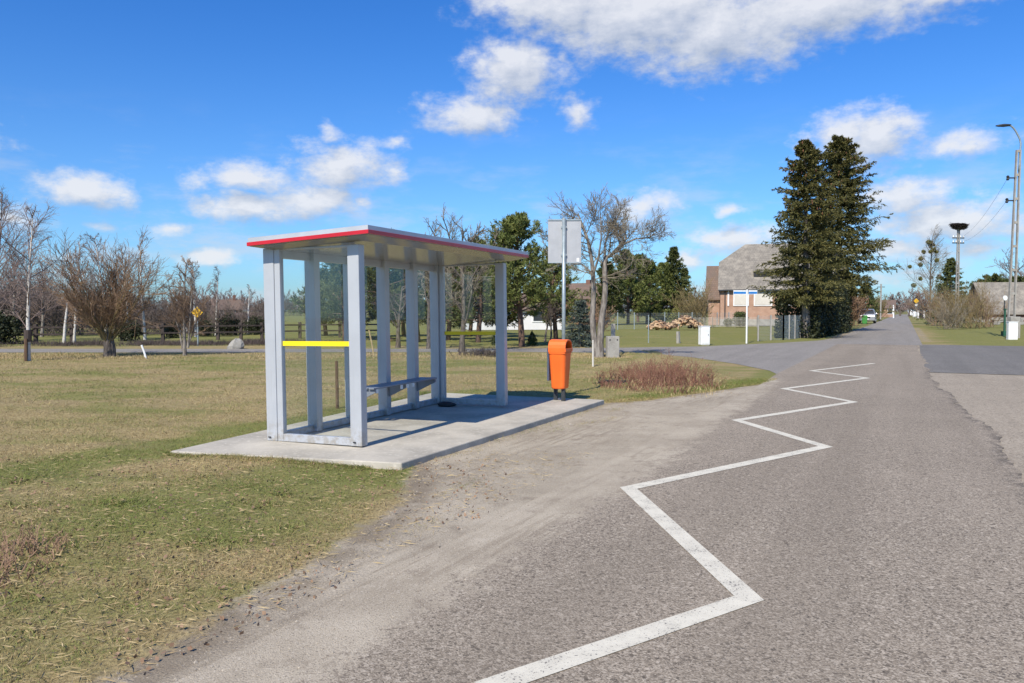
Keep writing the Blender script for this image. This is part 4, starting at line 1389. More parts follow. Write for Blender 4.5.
# stakes
def stake(name, px0, py0, px1, py1, r, mat, label, k=6, cat='stake'):
    a = G(px0, py0)
    b_ = P(px1, py1, a.y)
    mb = MB().tube([(0, 0, -0.1), ((b_.x - a.x) * 0.5, 0, b_.z * 0.5), (b_.x - a.x, 0, b_.z)], [r, r * 0.95, r * 0.9], k)
    return tag(mb.build(name, mat, loc=a), label, cat)


stake('wooden_stake', 147, 359, 141.5, 345, 0.035, M['white_paint'], 'short white stake leaning in the grass between the willow and the bushy birch')
stake('wooden_stake', 337.5, 410, 336.5, 361, 0.028, M['wood_brown'], 'dark brown wooden stake in the field seen through the near shelter glass')
stake('wooden_stake', 593, 368.5, 593, 340, 0.03, M['plaster'], 'thin pale stake standing in front of the forked bare tree')
stake('wooden_stake', 374.5, 356, 369, 330, 0.03, M['dry_straw'], 'pale leaning stake in the field seen behind the shelter back glass')
stake('marker_post', 497, 349, 496, 331, 0.05, M['white_paint'], 'white marker post at the lane edge just left of the far front shelter post', 8, 'post')
stake('concrete_marker', 678.5, 344, 678, 331.5, 0.10, M['concrete_grey'], 'small grey concrete marker in the grass left of the white cabinet', 4, 'post')

# yellow sign by the lane
gy = G(198, 347)
ys1 = empty('warning_sign', gy, 0, 'yellow diamond sign on a thin grey pole behind the bushy young birch', 'sign')
hs = hz(306, gy.y)
MB().tube([(0, 0, 0), (0, 0, hs)], 0.035, 8).build('pole', M['galv'], ys1)
MB().box((0, -0.04, hs - 0.28), (0.36, 0.012, 0.36), Matrix.Rotation(R(45), 3, 'Y')).build('plate', M['amber'], ys1)


# far cottages at left
def cottage(name, loc, rz, w, d, eave, ridge, wall, roof, label, chim=(), wins=(), hip=0.0, cat='house', group=None):
    root = empty(name, loc, rz, label, cat, group)
    mb = MB()
    hw, hd = w / 2, d / 2
    mb.prism([(-hd, 0), (hd, 0), (hd, eave), (0, ridge - 0.12), (-hd, eave)], 'x', -hw, hw)
    mb.build('wall', wall, root)
    rb = MB()
    o_, t = 0.35, 0.14
    for sgn in (-1, 1):
        e = (sgn * (hd + o_), eave - o_ * (ridge - eave) / hd)
        p = [(e[0], e[1]), (0, ridge), (0, ridge + t), (e[0], e[1] + t)]
        rb.prism(p if sgn < 0 else p[::-1], 'x', -hw - o_, hw + o_)
    rf = rb.build('roof', roof, root)
    for cx_, cy_, ch in chim:
        MB().box((cx_, cy_, ridge + ch / 2 - 0.5), (0.6, 0.6, ch + 1)).build('chimney', M['brick_dark'], rf)
    for x, z, ww, hh_ in wins:
        f = MB().box((x, -hd - 0.02, z), (ww + 0.2, 0.06, hh_ + 0.2)).build('window', M['white_paint'], root)
        MB().box((x, -hd - 0.055, z), (ww, 0.02, hh_)).build('pane', M['window_glass'], f)
    return root


g1_ = G(226, 317.5)
cottage('cottage', g1_, R(30), 6.5, 5.5, hz(309, g1_.y), hz(300, g1_.y), M['brick_dark'], M['tiles_brown'], 'dark brick cottage with a chimney far beyond the rail fence', [(2.0, 0, 1.2)], [(-1.5, 1.3, 0.8, 1.0), (1.2, 1.3, 0.8, 1.0)])
g2_ = G(163, 328)
cottage('low_shed', g2_, R(8), 4.6, 3, 1.0, 1.6, M['brick'], M['tiles_brown'], 'low brown roofed shed far behind the thin airy birch', [], [(1, 0.55, 0.6, 0.5)], cat='shed')
g3_ = G(254, 327.5)
cottage('outbuilding', g3_, R(-6), 3.4, 3, 0.95, 1.3, M['plaster'], M['tiles_brown'], 'low pale plastered outbuilding far left of the shelter', [], [], cat='shed')
g4_ = G(185, 331.5)
cottage('garden_shed', g4_, 0, 0.55, 0.5, 0.9, 1.05, M['plaster_white'], M['plaster_white'], 'narrow white hut far behind the bushy young birch', [], [(0, 0.45, 0.25, 0.35)], cat='shed')
g5_ = G(510, 329)
cottage('white_house', g5_, R(10), 8, 6, hz(309, g5_.y), hz(294, g5_.y), M['plaster_white'], M['tiles_brown'], 'white house glimpsed below the pine branches right of the shelter', [], [(-2, 1.2, 1.0, 0.9), (2.0, 1.2, 1.0, 0.9)])
g6_ = G(585, 322)
cottage('house', g6_, R(-20), 6, 6, hz(298, g6_.y), hz(284, g6_.y), M['brick_dark'], M['tiles_brown'], 'dark roofed house hidden between the pine and the forked bare tree', [(0.5, 0, 0.6)], [])

# ------------------------------------------------------------------ trees behind the shelter
gg = G(462, 353)
bare_tree('bare_tree', gg, broad_spec(hz(207, gg.y) * 0.98, 0.11, (13, 9, 7, 4), 40, 0.25), M['bark'], M['twig_grey'], 'bare fruit tree behind the far shelter glass with twigs showing above the roof', seed=51)
gg = G(429, 349)
bare_tree('bare_tree', gg, broad_spec(hz(230, gg.y), 0.1, (12, 9, 7, 3), 44, 0.25), M['bark'], M['twig_grey'], 'bare tree seen through the rear shelter glass left of the far corner post', seed=52)
gg = G(398, 348)
bare_tree('bare_tree', gg, broad_spec(hz(262, gg.y), 0.1, (11, 9, 6, 3), 44, 0.25), M['bark'], M['twig_dark'], 'small bare tree seen through the middle bay of the shelter back glass', seed=53)
for px, py, top, rd, lab, sd, mt in (
        (385, 343, 240, 2.0, 'dark pine behind the middle of the shelter', 55, 'pine_dark'),
        (345, 341, 258, 1.7, 'pine seen through the near shelter glass beside its front post', 56, 'pine_dark'),
        (418, 342, 246, 1.9, 'olive pine behind the shelter roof between two rear posts', 57, 'pine'),
        (478, 343, 248, 2.0, 'pine behind the far shelter glass', 58, 'pine_dark'),
        (448, 341, 258, 1.9, 'dark pine behind the far rear corner of the shelter', 59, 'pine_dark')):
    gg = G(px, py)
    pine('pine_tree', gg, hz(top, gg.y), rd, lab, sd, mt, base=0.22, limbs=60)
for px, py, top, rd, lab, sd, mt in (
        (362, 338, 268, 2.6, 'broad dark pine behind the gap between the near post and the second bay', 361, 'pine_dark'),
        (404, 337, 262, 2.6, 'broad dark pine low behind the third bay of the back glass', 362, 'pine_dark'),
        (440, 336, 264, 2.8, 'broad dark pine low behind the far corner of the shelter', 363, 'pine_dark'),
        (470, 336, 262, 2.6, 'broad dark pine behind the bare fruit tree and the far glass', 364, 'pine_dark'),
        (326, 336, 276, 2.2, 'dark pine far behind the second rear post of the shelter', 365, 'pine_dark'),
        (498, 338, 266, 2.2, 'dark pine between the far front post and the reddish pine trunk', 366, 'pine_dark')):
    gg = G(px, py)
    pine('pine_tree', gg, hz(top, gg.y), rd, lab, sd, mt, base=0.16, limbs=70, needle=(0.25, 0.06))
gg = G(522, 347)
pine('pine_tree', gg, hz(222, gg.y), 2.15, 'full green pine with a bare reddish trunk just right of the shelter', 61, 'pine', base=0.26, limbs=105, trunk_r=0.14, tufts=10, per=22)
gg = G(556, 341)
pine('pine_tree', gg, hz(262, gg.y), 1.8, 'smaller green pine behind the sign pole', 62, 'pine', base=0.22, limbs=70)
for px, py, top, lab, sd in ((545, 342, 318, 'small bare fruit tree on the lawn right of the pine trunk', 63), (551, 341.5, 314, 'second small bare fruit tree on the lawn close to the sign pole', 64)):
    gg = G(px, py)
    bare_tree('fruit_tree', gg, broad_spec(hz(300, gg.y), 0.06, (9, 7, 5, 3), 40, 0.45), M['bark'], M['twig_dark'], lab, seed=sd)
gg = G(532, 346)
leafy_shrub('conifer_shrub', gg, (0.62, 0.62, 0.70), 3000, 0.06, 'box', 'small brownish green cone shrub on the lawn right of the pine trunk', 65, shape='cone')
gg = G(495, 345.5)
leafy_shrub('conifer_shrub', gg, (0.5, 0.5, 0.6), 2000, 0.06, 'box', 'small cone shrub just behind the far front shelter post', 66, shape='cone')
gg = G(580, 347)
spruce('blue_spruce', gg, hz(300, gg.y), 0.85, 'young blue grey spruce between the bin and the forked tree', 67, 'blue_spruce', 16, 8, 0.04, trunk_r=0.05, needle=(0.09, 0.03), twigs=9, dens=9)
gg = G(481, 357)
twig_shrub('bush', gg, 0.32, 0.75, 120, 'twig_dark', 'low dark bush in the grass seen through the far shelter glass', 68, 'bush', m=(5, 4), spread=0.8, rmin=0.004, base=0.5)

# forked bare tree right of the bin
gt = G(603, 358)
Htop = hz(185, gt.y)


def lp(cx_, cy_, y=0.0):        # crop pixel -> local metres at the tree's distance
    return ((cx_ / 3.79 + 560 - 603) / 800 * gt.y, y, max(-0.1, 1.6 + (311 - (180 + cy_ / 3.79)) / 800 * gt.y))


poly = [[lp(142, 672), lp(128, 600), lp(122, 520, .05), lp(128, 440, .05), lp(124, 360), lp(118, 300, -.1), lp(104, 235, -.1), lp(86, 180), lp(66, 130)],
        [lp(150, 672), lp(152, 600), lp(158, 520), lp(172, 430), lp(168, 350), lp(168, 296), lp(190, 288, .1), lp(228, 258, .2), lp(252, 222, .2)],
        [lp(122, 360), lp(106, 340, .1), lp(84, 318, .15), lp(50, 318, .2), lp(-5, 270, .2), lp(-45, 190, .3)],
        [lp(190, 288, .1), lp(228, 250, -.1), lp(280, 226, -.2), lp(330, 222, -.2), lp(362, 200, -.2)],
        [lp(168, 300), lp(172, 240, .2), lp(186, 190, .3), lp(215, 150, .3), lp(235, 105, .3)],
        [lp(252, 222, .2), lp(248, 198, .2), lp(226, 188, .2), lp(196, 196, .1)],
        [lp(124, 360), lp(140, 300, -.3), lp(148, 230, -.5), lp(146, 170, -.6), lp(142, 120, -.6)]]
Ls = [3.0, 3.0, 2.2, 2.2, 2.2, 1.4, 2.4]
rs_ = [0.115, 0.13, 0.042, 0.045, 0.04, 0.03, 0.04]
ap = dict(stems=[((0, 0, 0), (0, 0, 1), l_, r_) for l_, r_ in zip(Ls, rs_)], poly=poly, n0=13, tip=0.22, trunk_levels=0, levels=[
    dict(m=15, a=0.45, ang=58, sd=18, ratio=0.42, taper=0.3, rr=0.14, n=7, w=0.14, t=0.06, rmin=0.006),
    dict(m=11, a=0.12, ang=48, sd=18, ratio=0.55, taper=0.3, rr=0.45, n=6, w=0.13, t=0.08, rmin=0.005),
    dict(m=6, a=0.15, ang=36, sd=15, ratio=0.52, rr=0.5, n=5, w=0.12, t=0.10, rmin=0.0035)])
bare_tree('forked_tree', gt, ap, M['bark_grey'], M['twig_grey'], 'gnarled bare tree with a forked grey trunk right of the bin', seed=72)

# old concrete post block with a slim post behind
gp_ = G(612.5, 358)
cb_ = empty('concrete_block', gp_, R(12), 'squat pale concrete block with two holes beside the forked tree', 'concrete block')
mb = MB()
mb.box((0, 0, 0.33), (0.42, 0.24, 0.82))
mb.build('block', M['concrete_grey'], cb_, bevel=0.02)
for x in (-0.13, 0.13):
    MB().tube([(x, -0.123, 0.62), (x, -0.10, 0.62)], 0.028, 8).build('hole', M['black'], cb_)
gp2 = G(613, 352)
tag(MB().box((0, 0, 0.55), (0.16, 0.14, 1.1)).build('concrete_post', M['concrete_grey'], loc=gp2, bevel=0.015), 'slim grey concrete post standing behind the holed concrete block', 'post')

# russet dry bush on the verge
gbu = G(652, 384)


def dry_bush(name, loc, sx, sy, n, H, label, seed, mats=('dry_weed', 'dry_straw')):
    g = np.random.default_rng(seed)
    root = empty(name, loc, 0, label, 'bush')
    for mi, (mat, frac, hm, part) in enumerate(((mats[0], 1.0, 1.0, 'stalks'), (mats[1], 0.55, 0.62, 'dry_grass'))):
        k = int(n * frac)
        a, r_ = g.uniform(0, 2 * np.pi, k), g.random(k) ** 0.6 * (1.0 if mi == 0 else 1.25)
        x, y = r_ * np.cos(a) * sx, r_ * np.sin(a) * sy
        lump = fbm(x * 3.0 + seed, y * 3.0, 3)
        keep = lump > (0.50 if mi == 0 else 0.25)
        x, y, lump, r_ = x[keep], y[keep], lump[keep], r_[keep]
        p = np.stack([x, y, height_at(x + loc.x, y + loc.y) - 0.02], -1)
        d = np.stack([g.normal(0, 0.42, len(x)), g.normal(0, 0.42, len(x)), np.ones(len(x))], -1)
        L = H * hm * (1.05 - 0.5 * r_ ** 2) * (0.15 + 1.5 * lump) * g.uniform(0.4, 1.25, len(x)) * (1 + 0.25 * x / sx)
        pts = grow_level(p, d, L, 5, 0.13, -0.03, g)
        mb = MB()
        if mi == 0:
            mb.tubes(pts, np.linspace(0.006, 0.002, 5)[None] * np.ones((len(x), 1)), 3)
            pos, dd, ln, t = children(pts, L, 4, 0.3, 1.0, 42, 14, g, 0.35, 0.3)
            t2 = grow_level(pos, dd, ln, 3, 0.1, 0.0, g)
            mb.tubes(t2, np.full(t2.shape[:2], 0.0022), 3)
            c = t2[:, 1:].reshape(-1, 3)
            c = c[g.random(len(c)) < 0.35]
            leaf_quads(mb, c, g.uniform(0.03, 0.08, len(c)) * H, g)
        else:
            blades(mb, p, d, L, np.full(len(x), 0.012), g)
        tag(mb.build(part, M[mat], root), kind='stuff')
    return root


dry_bush('dry_bush', gbu, 1.3, 2.4, 1500, 0.44, 'tangled russet dry bush on the grass verge right of the bin', 81)
gb2 = G(-4, 575)
M['dry_leaf'] = simple('dead_brown_leaves', (0.30, 0.19, 0.115), (0.20, 0.12, 0.075), 5, 0.85)
dry_bush('dry_bush', gb2, 0.34, 0.5, 170, 0.13, 'small russet dry clump at the left picture edge', 82, ('dry_leaf', 'dry_straw'))

# ------------------------------------------------------------------ evergreen clump and garden
for px, py, top, rd, lab, sd, kind in (
        (628, 324, 254, 3.6, 'bushy pine directly behind the forked bare tree', 91, 'pine'),
        (647, 323.5, 264, 3.6, 'wide green pine in the middle of the evergreen clump', 92, 'pine'),
        (662, 323, 266, 3.2, 'rounded green pine in the clump left of the pointed spruce', 94, 'pine'),
        (606, 324.5, 266, 2.8, 'dark pine left of the forked trunk', 93, 'pine_dark'),
        (638, 322, 258, 4.0, 'dark pine deep in the evergreen clump', 95, 'pine_dark')):
    gg = G(px, py)
    pine('pine_tree', gg, hz(top, gg.y), rd, lab, sd, kind, base=0.10, limbs=95, tufts=10, per=18, needle=(0.34, 0.085), trunk_r=0.2)
gg = G(673, 323)
spruce('spruce_tree', gg, hz(246, gg.y), 3.0, 'pointed dark spruce at the right end of the evergreen clump', 96, 'pine_dark', 22, 8, 0.08, trunk_r=0.16, needle=(0.34, 0.09), twigs=12, dens=10)
gg = G(684, 322.5)
spruce('spruce_tree', gg, hz(268, gg.y), 2.4, 'smaller spruce with sparse brown branches left of the brick house', 97, 'pine_dark', 18, 7, 0.08, trunk_r=0.14, needle=(0.3, 0.08), twigs=10, dens=8)
gg = G(676, 325)
leafy_shrub('thuja_shrub', gg, (2.1, 2.0, 2.4), 3500, 0.16, 'moss_leaf', 'yellow green cone shrub in front of the evergreen clump', 98, shape='cone')
for px, py, top, lab, sd in ((697, 327, 284, 'yellowish bare shrub left of the brick house', 99), (588, 338, 300, 'reddish bare shrub behind the blue spruce', 100)):
    gg = G(px, py)
    twig_shrub('bare_shrub', gg, hz(top, gg.y), 1.6, 40, 'twig_olive' if px > 600 else 'twig_brown', lab, sd, m=(7, 6), rmin=0.008)

# firewood heap: every split log an object, shared meshes
g = np.random.default_rng(110)
M['log_face'] = simple('split_log_wood', (0.52, 0.37, 0.22), (0.38, 0.25, 0.14), 6, 0.8, 0, 0.3, stretch=(4, 1, 4))
M['log_red'] = simple('split_red_wood', (0.40, 0.23, 0.125), (0.27, 0.15, 0.08), 6, 0.8, 0, 0.3, stretch=(4, 1, 4))
M['log_bark'] = simple('log_bark_side', (0.20, 0.13, 0.085), (0.12, 0.08, 0.055), 6, 0.9, 0, 0.3)
protos = []
for k, mt in enumerate(('log_face', 'log_red', 'log_face', 'log_bark')):
    mb = MB()
    r_ = 0.13 + 0.02 * k
    poly = [(-r_ * 0.7, -r_ * 0.35), (r_ * 0.75, -r_ * 0.4), (r_ * 0.5, r_ * 0.35), (0.0, r_ * 0.62), (-r_ * 0.5, r_ * 0.3)]
    mb.prism(poly, 'y', -0.2, 0.2)
    protos.append(mb.build('split_log', M[mt], bevel=0.012))
fw = G(676, 329.6)
used = [False] * 4
cnt = 0
for i in range(230):
    k = int(g.integers(0, 4))
    x = g.uniform(-2.35, 2.35)
    prof = 0.85 * (0.62 * math.exp(-((x + 1.5) / 0.75) ** 2) + 1.18 * math.exp(-((x - 0.75) / 1.1) ** 2)) + 0.12
    yy = g.uniform(-1.15, 0.9)
    top = prof * (1 - (abs(yy + 0.1) / 1.35) ** 2)
    if top < 0.1: continue
    z = 0.09 + max(0, top - 0.1) * (1.0 if i > 60 else g.random() ** 0.5)
    o = protos[k] if not used[k] else protos[k].copy()
    if used[k]: col.objects.link(o)
    used[k] = True
    o.location = (fw.x + x, fw.y + yy, z)
    o.rotation_euler = (g.normal(0, 0.5), g.normal(0, 0.8), g.uniform(0, 6.28))
    tag(o, ('pale split firewood log in the heap on the lawn', 'reddish split firewood log in the heap on the lawn', 'thick pale split firewood log in the heap on the lawn', 'dark barked firewood log in the heap on the lawn')[k], 'log', 'split logs in the firewood heap')
    cnt += 1

# white cabinet by the junction
gc = G(704, 345.5)
cab = empty('utility_cabinet', gc, R(14), 'white utility cabinet standing on the grass at the junction, right of the concrete marker', 'cabinet')
MB().box((0, 0, 0.46), (0.44, 0.30, 0.84)).build('body', M['white_paint'], cab, bevel=0.012)
MB().box((0, 0, 0.895), (0.48, 0.34, 0.03)).build('lid', M['white_paint'], cab, bevel=0.008)
MB().box((0, 0, 0.02), (0.40, 0.27, 0.06)).build('plinth', M['concrete_grey'], cab)
MB().box((0, -0.153, 0.46), (0.37, 0.008, 0.74)).build('door', M['white_paint'], cab, bevel=0.003)
MB().box((0.14, -0.16, 0.5), (0.02, 0.012, 0.06)).build('handle', M['dark_steel'], cab)

# street name sign
gs = G(746.5, 343.5)
sg = empty('street_sign', gs, R(4), 'white post with two blue and white street name plates in front of the brick house', 'street sign')
hs = hz(289.5, gs.y)
MB().tube([(0, 0, 0), (0, 0, hs)], 0.04, 10).build('post', M['white_paint'], sg)
for x0, x1, z in ((-0.70, -0.06, hs - 0.05), (0.06, 0.50, hs - 0.05)):
    pl = MB().box(((x0 + x1) / 2, -0.03, z - 0.09), (x1 - x0, 0.012, 0.20)).build('name_plate', M['white_paint'], sg)
    MB().box(((x0 + x1) / 2, -0.0385, z - 0.11), (x1 - x0 - 0.02, 0.004, 0.11)).build('blue_band', M['blue_plate'], pl)


# wire fences
def wire_fence(name, label, pts, H, post_m, step=0.15, r=0.004, mat='galv', every=2.5):
    root = empty(name, (0, 0, 0), 0, label, 'fence')
    wires = MB()
    for a, b_ in zip(pts[:-1], pts[1:]):
        a, b_ = Vector(a), Vector(b_)
        Ln = (b_ - a).length
        k = max(1, int(round(Ln / every)))
        for i in range(k + 1):
            p = a.lerp(b_, i / k)
            MB().box((p.x, p.y, H / 2), (0.07, 0.07, H + 0.06)).build('post', M[post_m], root)
        zz = np.arange(0.05, H, step)
        hp_ = np.array([[(a.x, a.y, z), (b_.x, b_.y, z)] for z in zz])
        wires.tubes(hp_, np.full((len(zz), 2), r), 3)
        m_ = int(Ln / step)
        vp = np.array([[(*a.lerp(b_, i / m_).to_2d(), 0.03), (*a.lerp(b_, i / m_).to_2d(), H)] for i in range(m_)])
        wires.tubes(vp, np.full((m_, 2), r), 3)
    wires.build('wire_mesh', M[mat], root)
    return root


wire_fence('wire_fence', 'thin wire mesh fence with slim grey posts across the lawn behind the firewood heap', [G(600, 330), G(650, 328.5), G(740, 326)], 1.45, 'galv', 0.16, 0.005)
wire_fence('wire_fence', 'grey wire mesh fence with pale posts at the house corner beside the twin spruces', [G(758, 341.5), G(783, 340.5), G(800, 338.5)], 1.35, 'concrete_grey', 0.08, 0.0035, every=1.3)
stake('fence_post', 648.5, 343.5, 648.5, 315, 0.028, M['galv'], 'lone thin grey fence post on the lawn left of the firewood heap', 6, 'post')
stake('sign_post', 826, 334, 826, 300, 0.035, M['galv'], 'thin grey post standing in the dark hedge right of the spruce trunk', 6, 'post')

# ------------------------------------------------------------------ brick house
hc = G(720, 325.5)
Yh = hc.y
k_ = Yh / F_PX
eave, ridge = hz(287, Yh), hz(245, Yh + 4.5)
house = empty('brick_house', hc, R(-16), 'red brick house with a tall grey tiled half hipped roof behind the twin spruces', 'house')
HL, HD = 13.0, 9.0
MB().prism([(0, 0), (HD, 0), (HD, eave), (0, eave)], 'x', 0, HL).build('wall', M['brick'], house)
gz = hz(262, Yh + 2)                # where the half hip starts
rb = MB()
hx = 2.6
fr = (gz - eave) / (ridge - eave)
o_ = 0.35
ez = eave - o_ * 0.9
V = [(-0.25, -o_, ez), (HL + 0.25, -o_, ez), (HL + 0.25, HD + o_, ez), (-0.25, HD + o_, ez),
     (-0.25, HD / 2 * fr, gz), (-0.25, HD - HD / 2 * fr, gz), (hx, HD / 2, ridge),
     (HL + 0.25, HD / 2 * fr, gz), (HL + 0.25, HD - HD / 2 * fr, gz), (HL - hx, HD / 2, ridge)]
rb.add(V, [(0, 1, 7, 4)], [(4, 7, 9, 6)], [(2, 3, 5, 8)], [(5, 6, 9, 8)], [(4, 6, 5)], [(7, 8, 9)], [(0, 4, 5, 3)], [(1, 2, 8, 7)], [(3, 2, 1, 0)])
rf = rb.build('roof', M['tiles'], house)
# eyebrow dormer
dz = hz(275.5, Yh + 1.5)
dx0 = (751 - 720) * k_
mb = MB()
yd = (dz - ez) / (gz - ez) * (HD / 2 * fr + o_) - o_
mb.prism([(yd - 0.15, dz - 0.30), (yd + 1.3, dz + 0.62), (yd + 1.3, dz + 0.74), (yd - 0.35, dz + 0.50), (yd - 0.35, dz + 0.40)], 'x', dx0, dx0 + 2.1)
dm = mb.build('dormer', M['tiles'], rf)
MB().box((dx0 + 1.05, yd - 0.33, dz + 0.10), (1.9, 0.05, 0.42)).build('dormer_opening', M['black'], dm)
for x0, x1 in ((727, 728.6), (732.5, 747.5), (752, 769.5), (783, 798)):
    a, b_ = (x0 - 720) * k_, (x1 - 720) * k_
    z0, z1 = hz(306, Yh), hz(290.5, Yh)
    f = MB().box(((a + b_) / 2, -0.03, (z0 + z1) / 2), (b_ - a, 0.10, z1 - z0)).build('window', M['plaster_white'], house)
    if b_ - a > 1:
        MB().box(((a + b_) / 2, -0.095, (z0 + z1) / 2), (b_ - a - 0.25, 0.02, z1 - z0 - 0.25)).box(((a + b_) / 2, -0.102, (z0 + z1) / 2), (0.05, 0.02, z1 - z0 - 0.25)).build('shutter', M['plaster'], f)
MB().box((HL / 2, -0.06, 0.35), (HL, 0.14, 0.7)).build('plinth', M['concrete_grey'], house)
MB().box((HL / 2, -o_ - 0.06, ez - 0.05), (HL + 0.4, 0.12, 0.12)).build('gutter', M['dark_steel'], house)
MB().tube([(0.5, -0.12, 0.1), (0.5, -0.12, eave - 0.4)], 0.06, 6).build('downpipe', M['dark_steel'], house)
# lower wing on the left
gwi = G(714.5, 324.6)
wing = cottage('house_wing', gwi, R(-16), 1.25, 4.5, hz(296, gwi.y), hz(268, gwi.y + 2), M['brick'], M['tiles_brown'], 'narrow lower brick building with a brown roof against the left end of the brick house', [(0.1, 0.3, 0.1)], [])
leafy_shrub('clipped_shrub', G(740, 326.8), (1.5, 1.5, hz(311, G(740, 326.8).y)), 3500, 0.12, 'box', 'tall dark egg shaped clipped shrub behind the street sign post', 121)
leafy_shrub('clipped_shrub', G(728, 326.5), (1.0, 1.0, 0.85), 2200, 0.1, 'box', 'small round clipped shrub left of the street sign post', 122)
wire_fence('garden_fence', 'low pale garden fence in front of the brick house wall', [G(690, 327.3), G(757, 327)], 1.0, 'concrete_grey', 0.14, 0.012, 'plaster', 2.2)

# ------------------------------------------------------------------ twin spruces and hedge
ga = G(806, 338.5)
spruce('spruce_tree', ga, hz(141, ga.y), 2.2, 'left of the twin spruces, with a pale bare lower trunk', 131, 'spruce', 34, 9, 0.20, -0.03, 0.24, (0.17, 0.052), 170, twigs=17, dens=13, power=0.66, group='twin spruces by the junction', lean=(0.45, 0), belly=0.40, low=0.85, rag=0.5)
gb_ = G(838, 331.5)
spruce('spruce_tree', gb_, hz(137, gb_.y), 3.35, 'right of the twin spruces, its trunk hidden by the dark hedge', 132, 'spruce', 36, 10, 0.20, -0.03, 0.26, (0.22, 0.064), 260, twigs=18, dens=13, power=0.58, group='twin spruces by the junction', lean=(0.0, 0), belly=0.43, low=0.5, rag=0.5)
# hedge along the left of the far road
for k, (s0, n0, w, d, h, lab) in enumerate(((51.5, -5.6, 2.4, 5, 2.8, 'dark thuja hedge block right behind the pale spruce trunk'), (57.5, -5.2, 2.4, 6, 3.1, 'dark thuja hedge block in the spruce shade'), (64, -5.0, 2.4, 6.5, 3.4, 'dark thuja hedge block between the taller spruce and the road'), (71, -5.6, 2.4, 6, 3.4, 'dark thuja hedge block nearest the russet bushes'))):
    leafy_shrub('hedge', SN(s0, n0), (w, d, h), 9000, 0.16, 'thuja', lab, 140 + k, 'hedge', None, 'box', rz=-R(26))
for k, (px, py, top, lab) in enumerate(((845, 327, 292, 'russet beech bush beside the dark hedge end'), (851, 325.5, 297, 'russet beech bush just left of the parked car'))):
    gg = G(px, py)
    twig_shrub('beech_bush', gg, hz(top, gg.y), 1.5, 40, 'twig_brown', lab, 150 + k, 'bush', m=(7, 6), rmin=0.01, spread=0.2, leafy=('rust_leaf', 0.5, 0.16))
gg = G(866, 321)
spruce('spruce_tree', gg, hz(283, gg.y), 2.4, 'dark spruce behind the parked car', 153, 'pine_dark', 20, 7, 0.08, trunk_r=0.1, needle=(0.3, 0.09), twigs=9, dens=7)
gg = G(877, 319)
twig_shrub('bare_shrub', gg, hz(296, gg.y), 2.2, 36, 'twig_olive', 'olive bare shrub beyond the parked car', 154, m=(7, 6), rmin=0.014, leafy=('moss_leaf', 0.2, 0.2))

# parked car and wheelie bin
gcar = G(867, 323.3)
car = empty('parked_car', gcar, -math.atan2(ROAD.x, ROAD.y), 'silver grey car parked on the verge beyond the twin spruces', 'car')
car.scale = (1.13, 1.13, 1.1)
M['car_paint'] = simple('silver_car_paint', (0.42, 0.43, 0.45), (0.40, 0.41, 0.43), 2, 0.28, 0.5)
mb = MB()
side = [(-2.2, 0.35), (-2.2, 0.85), (-2.12, 1.02), (-1.75, 1.08), (-1.15, 1.12), (-0.55, 1.62), (0.2, 1.70), (1.45, 1.66), (2.0, 1.12), (2.18, 0.95), (2.2, 0.4)]
n_ = len(side)


def carw(z): return 0.90 if z < 1.1 else 0.90 - (z - 1.1) * 0.42


V = [(-carw(z), y, z) for y, z in side] + [(carw(z), y, z) for y, z in side]
mb.add(V, [(i, (i + 1) % n_, n_ + (i + 1) % n_, n_ + i) for i in range(n_)], [list(range(n_ - 1, -1, -1))], [list(range(n_, 2 * n_))])
mb.build('body', M['car_paint'], car, bevel=0.05)
MB().add([(-0.78, -1.13, 1.15), (0.78, -1.13, 1.15), (0.66, -0.62, 1.585), (-0.66, -0.62, 1.585)], [(0, 1, 2, 3)]).build('windscreen', M['window_glass'], car, loc=(0, -0.03, 0.02))
for sx in (-1, 1):
    MB().add([(sx * 0.90, -0.85, 1.14), (sx * 0.90, 1.55, 1.14), (sx * 0.715, 1.2, 1.55), (sx * 0.715, -0.45, 1.55)], [(0, 1, 2, 3)]).build('side_window', M['window_glass'], car, loc=(sx * 0.012, 0, 0))
    MB().box((sx * 0.66, -2.18, 0.82), (0.36, 0.10, 0.14)).build('headlight', M['white_paint'], car, bevel=0.02)
    MB().box((sx * 1.0, -0.75, 1.15), (0.18, 0.10, 0.13)).build('mirror', M['car_paint'], car, bevel=0.02)
    for y in (-1.38, 1.35):
        wh = MB().tube([(sx * 0.70, y, 0.33), (sx * 0.92, y, 0.33)], 0.33, 18).build('wheel', M['black'], car)
        MB().tube([(sx * 0.90, y, 0.33), (sx * 0.935, y, 0.33)], 0.2, 12).build('rim', M['galv'], wh)
MB().box((0, -2.21, 0.72), (0.8, 0.04, 0.16)).build('grille', M['black'], car)
MB().box((0, -2.235, 0.52), (0.52, 0.02, 0.12)).build('licence_plate', M['white_paint'], car)

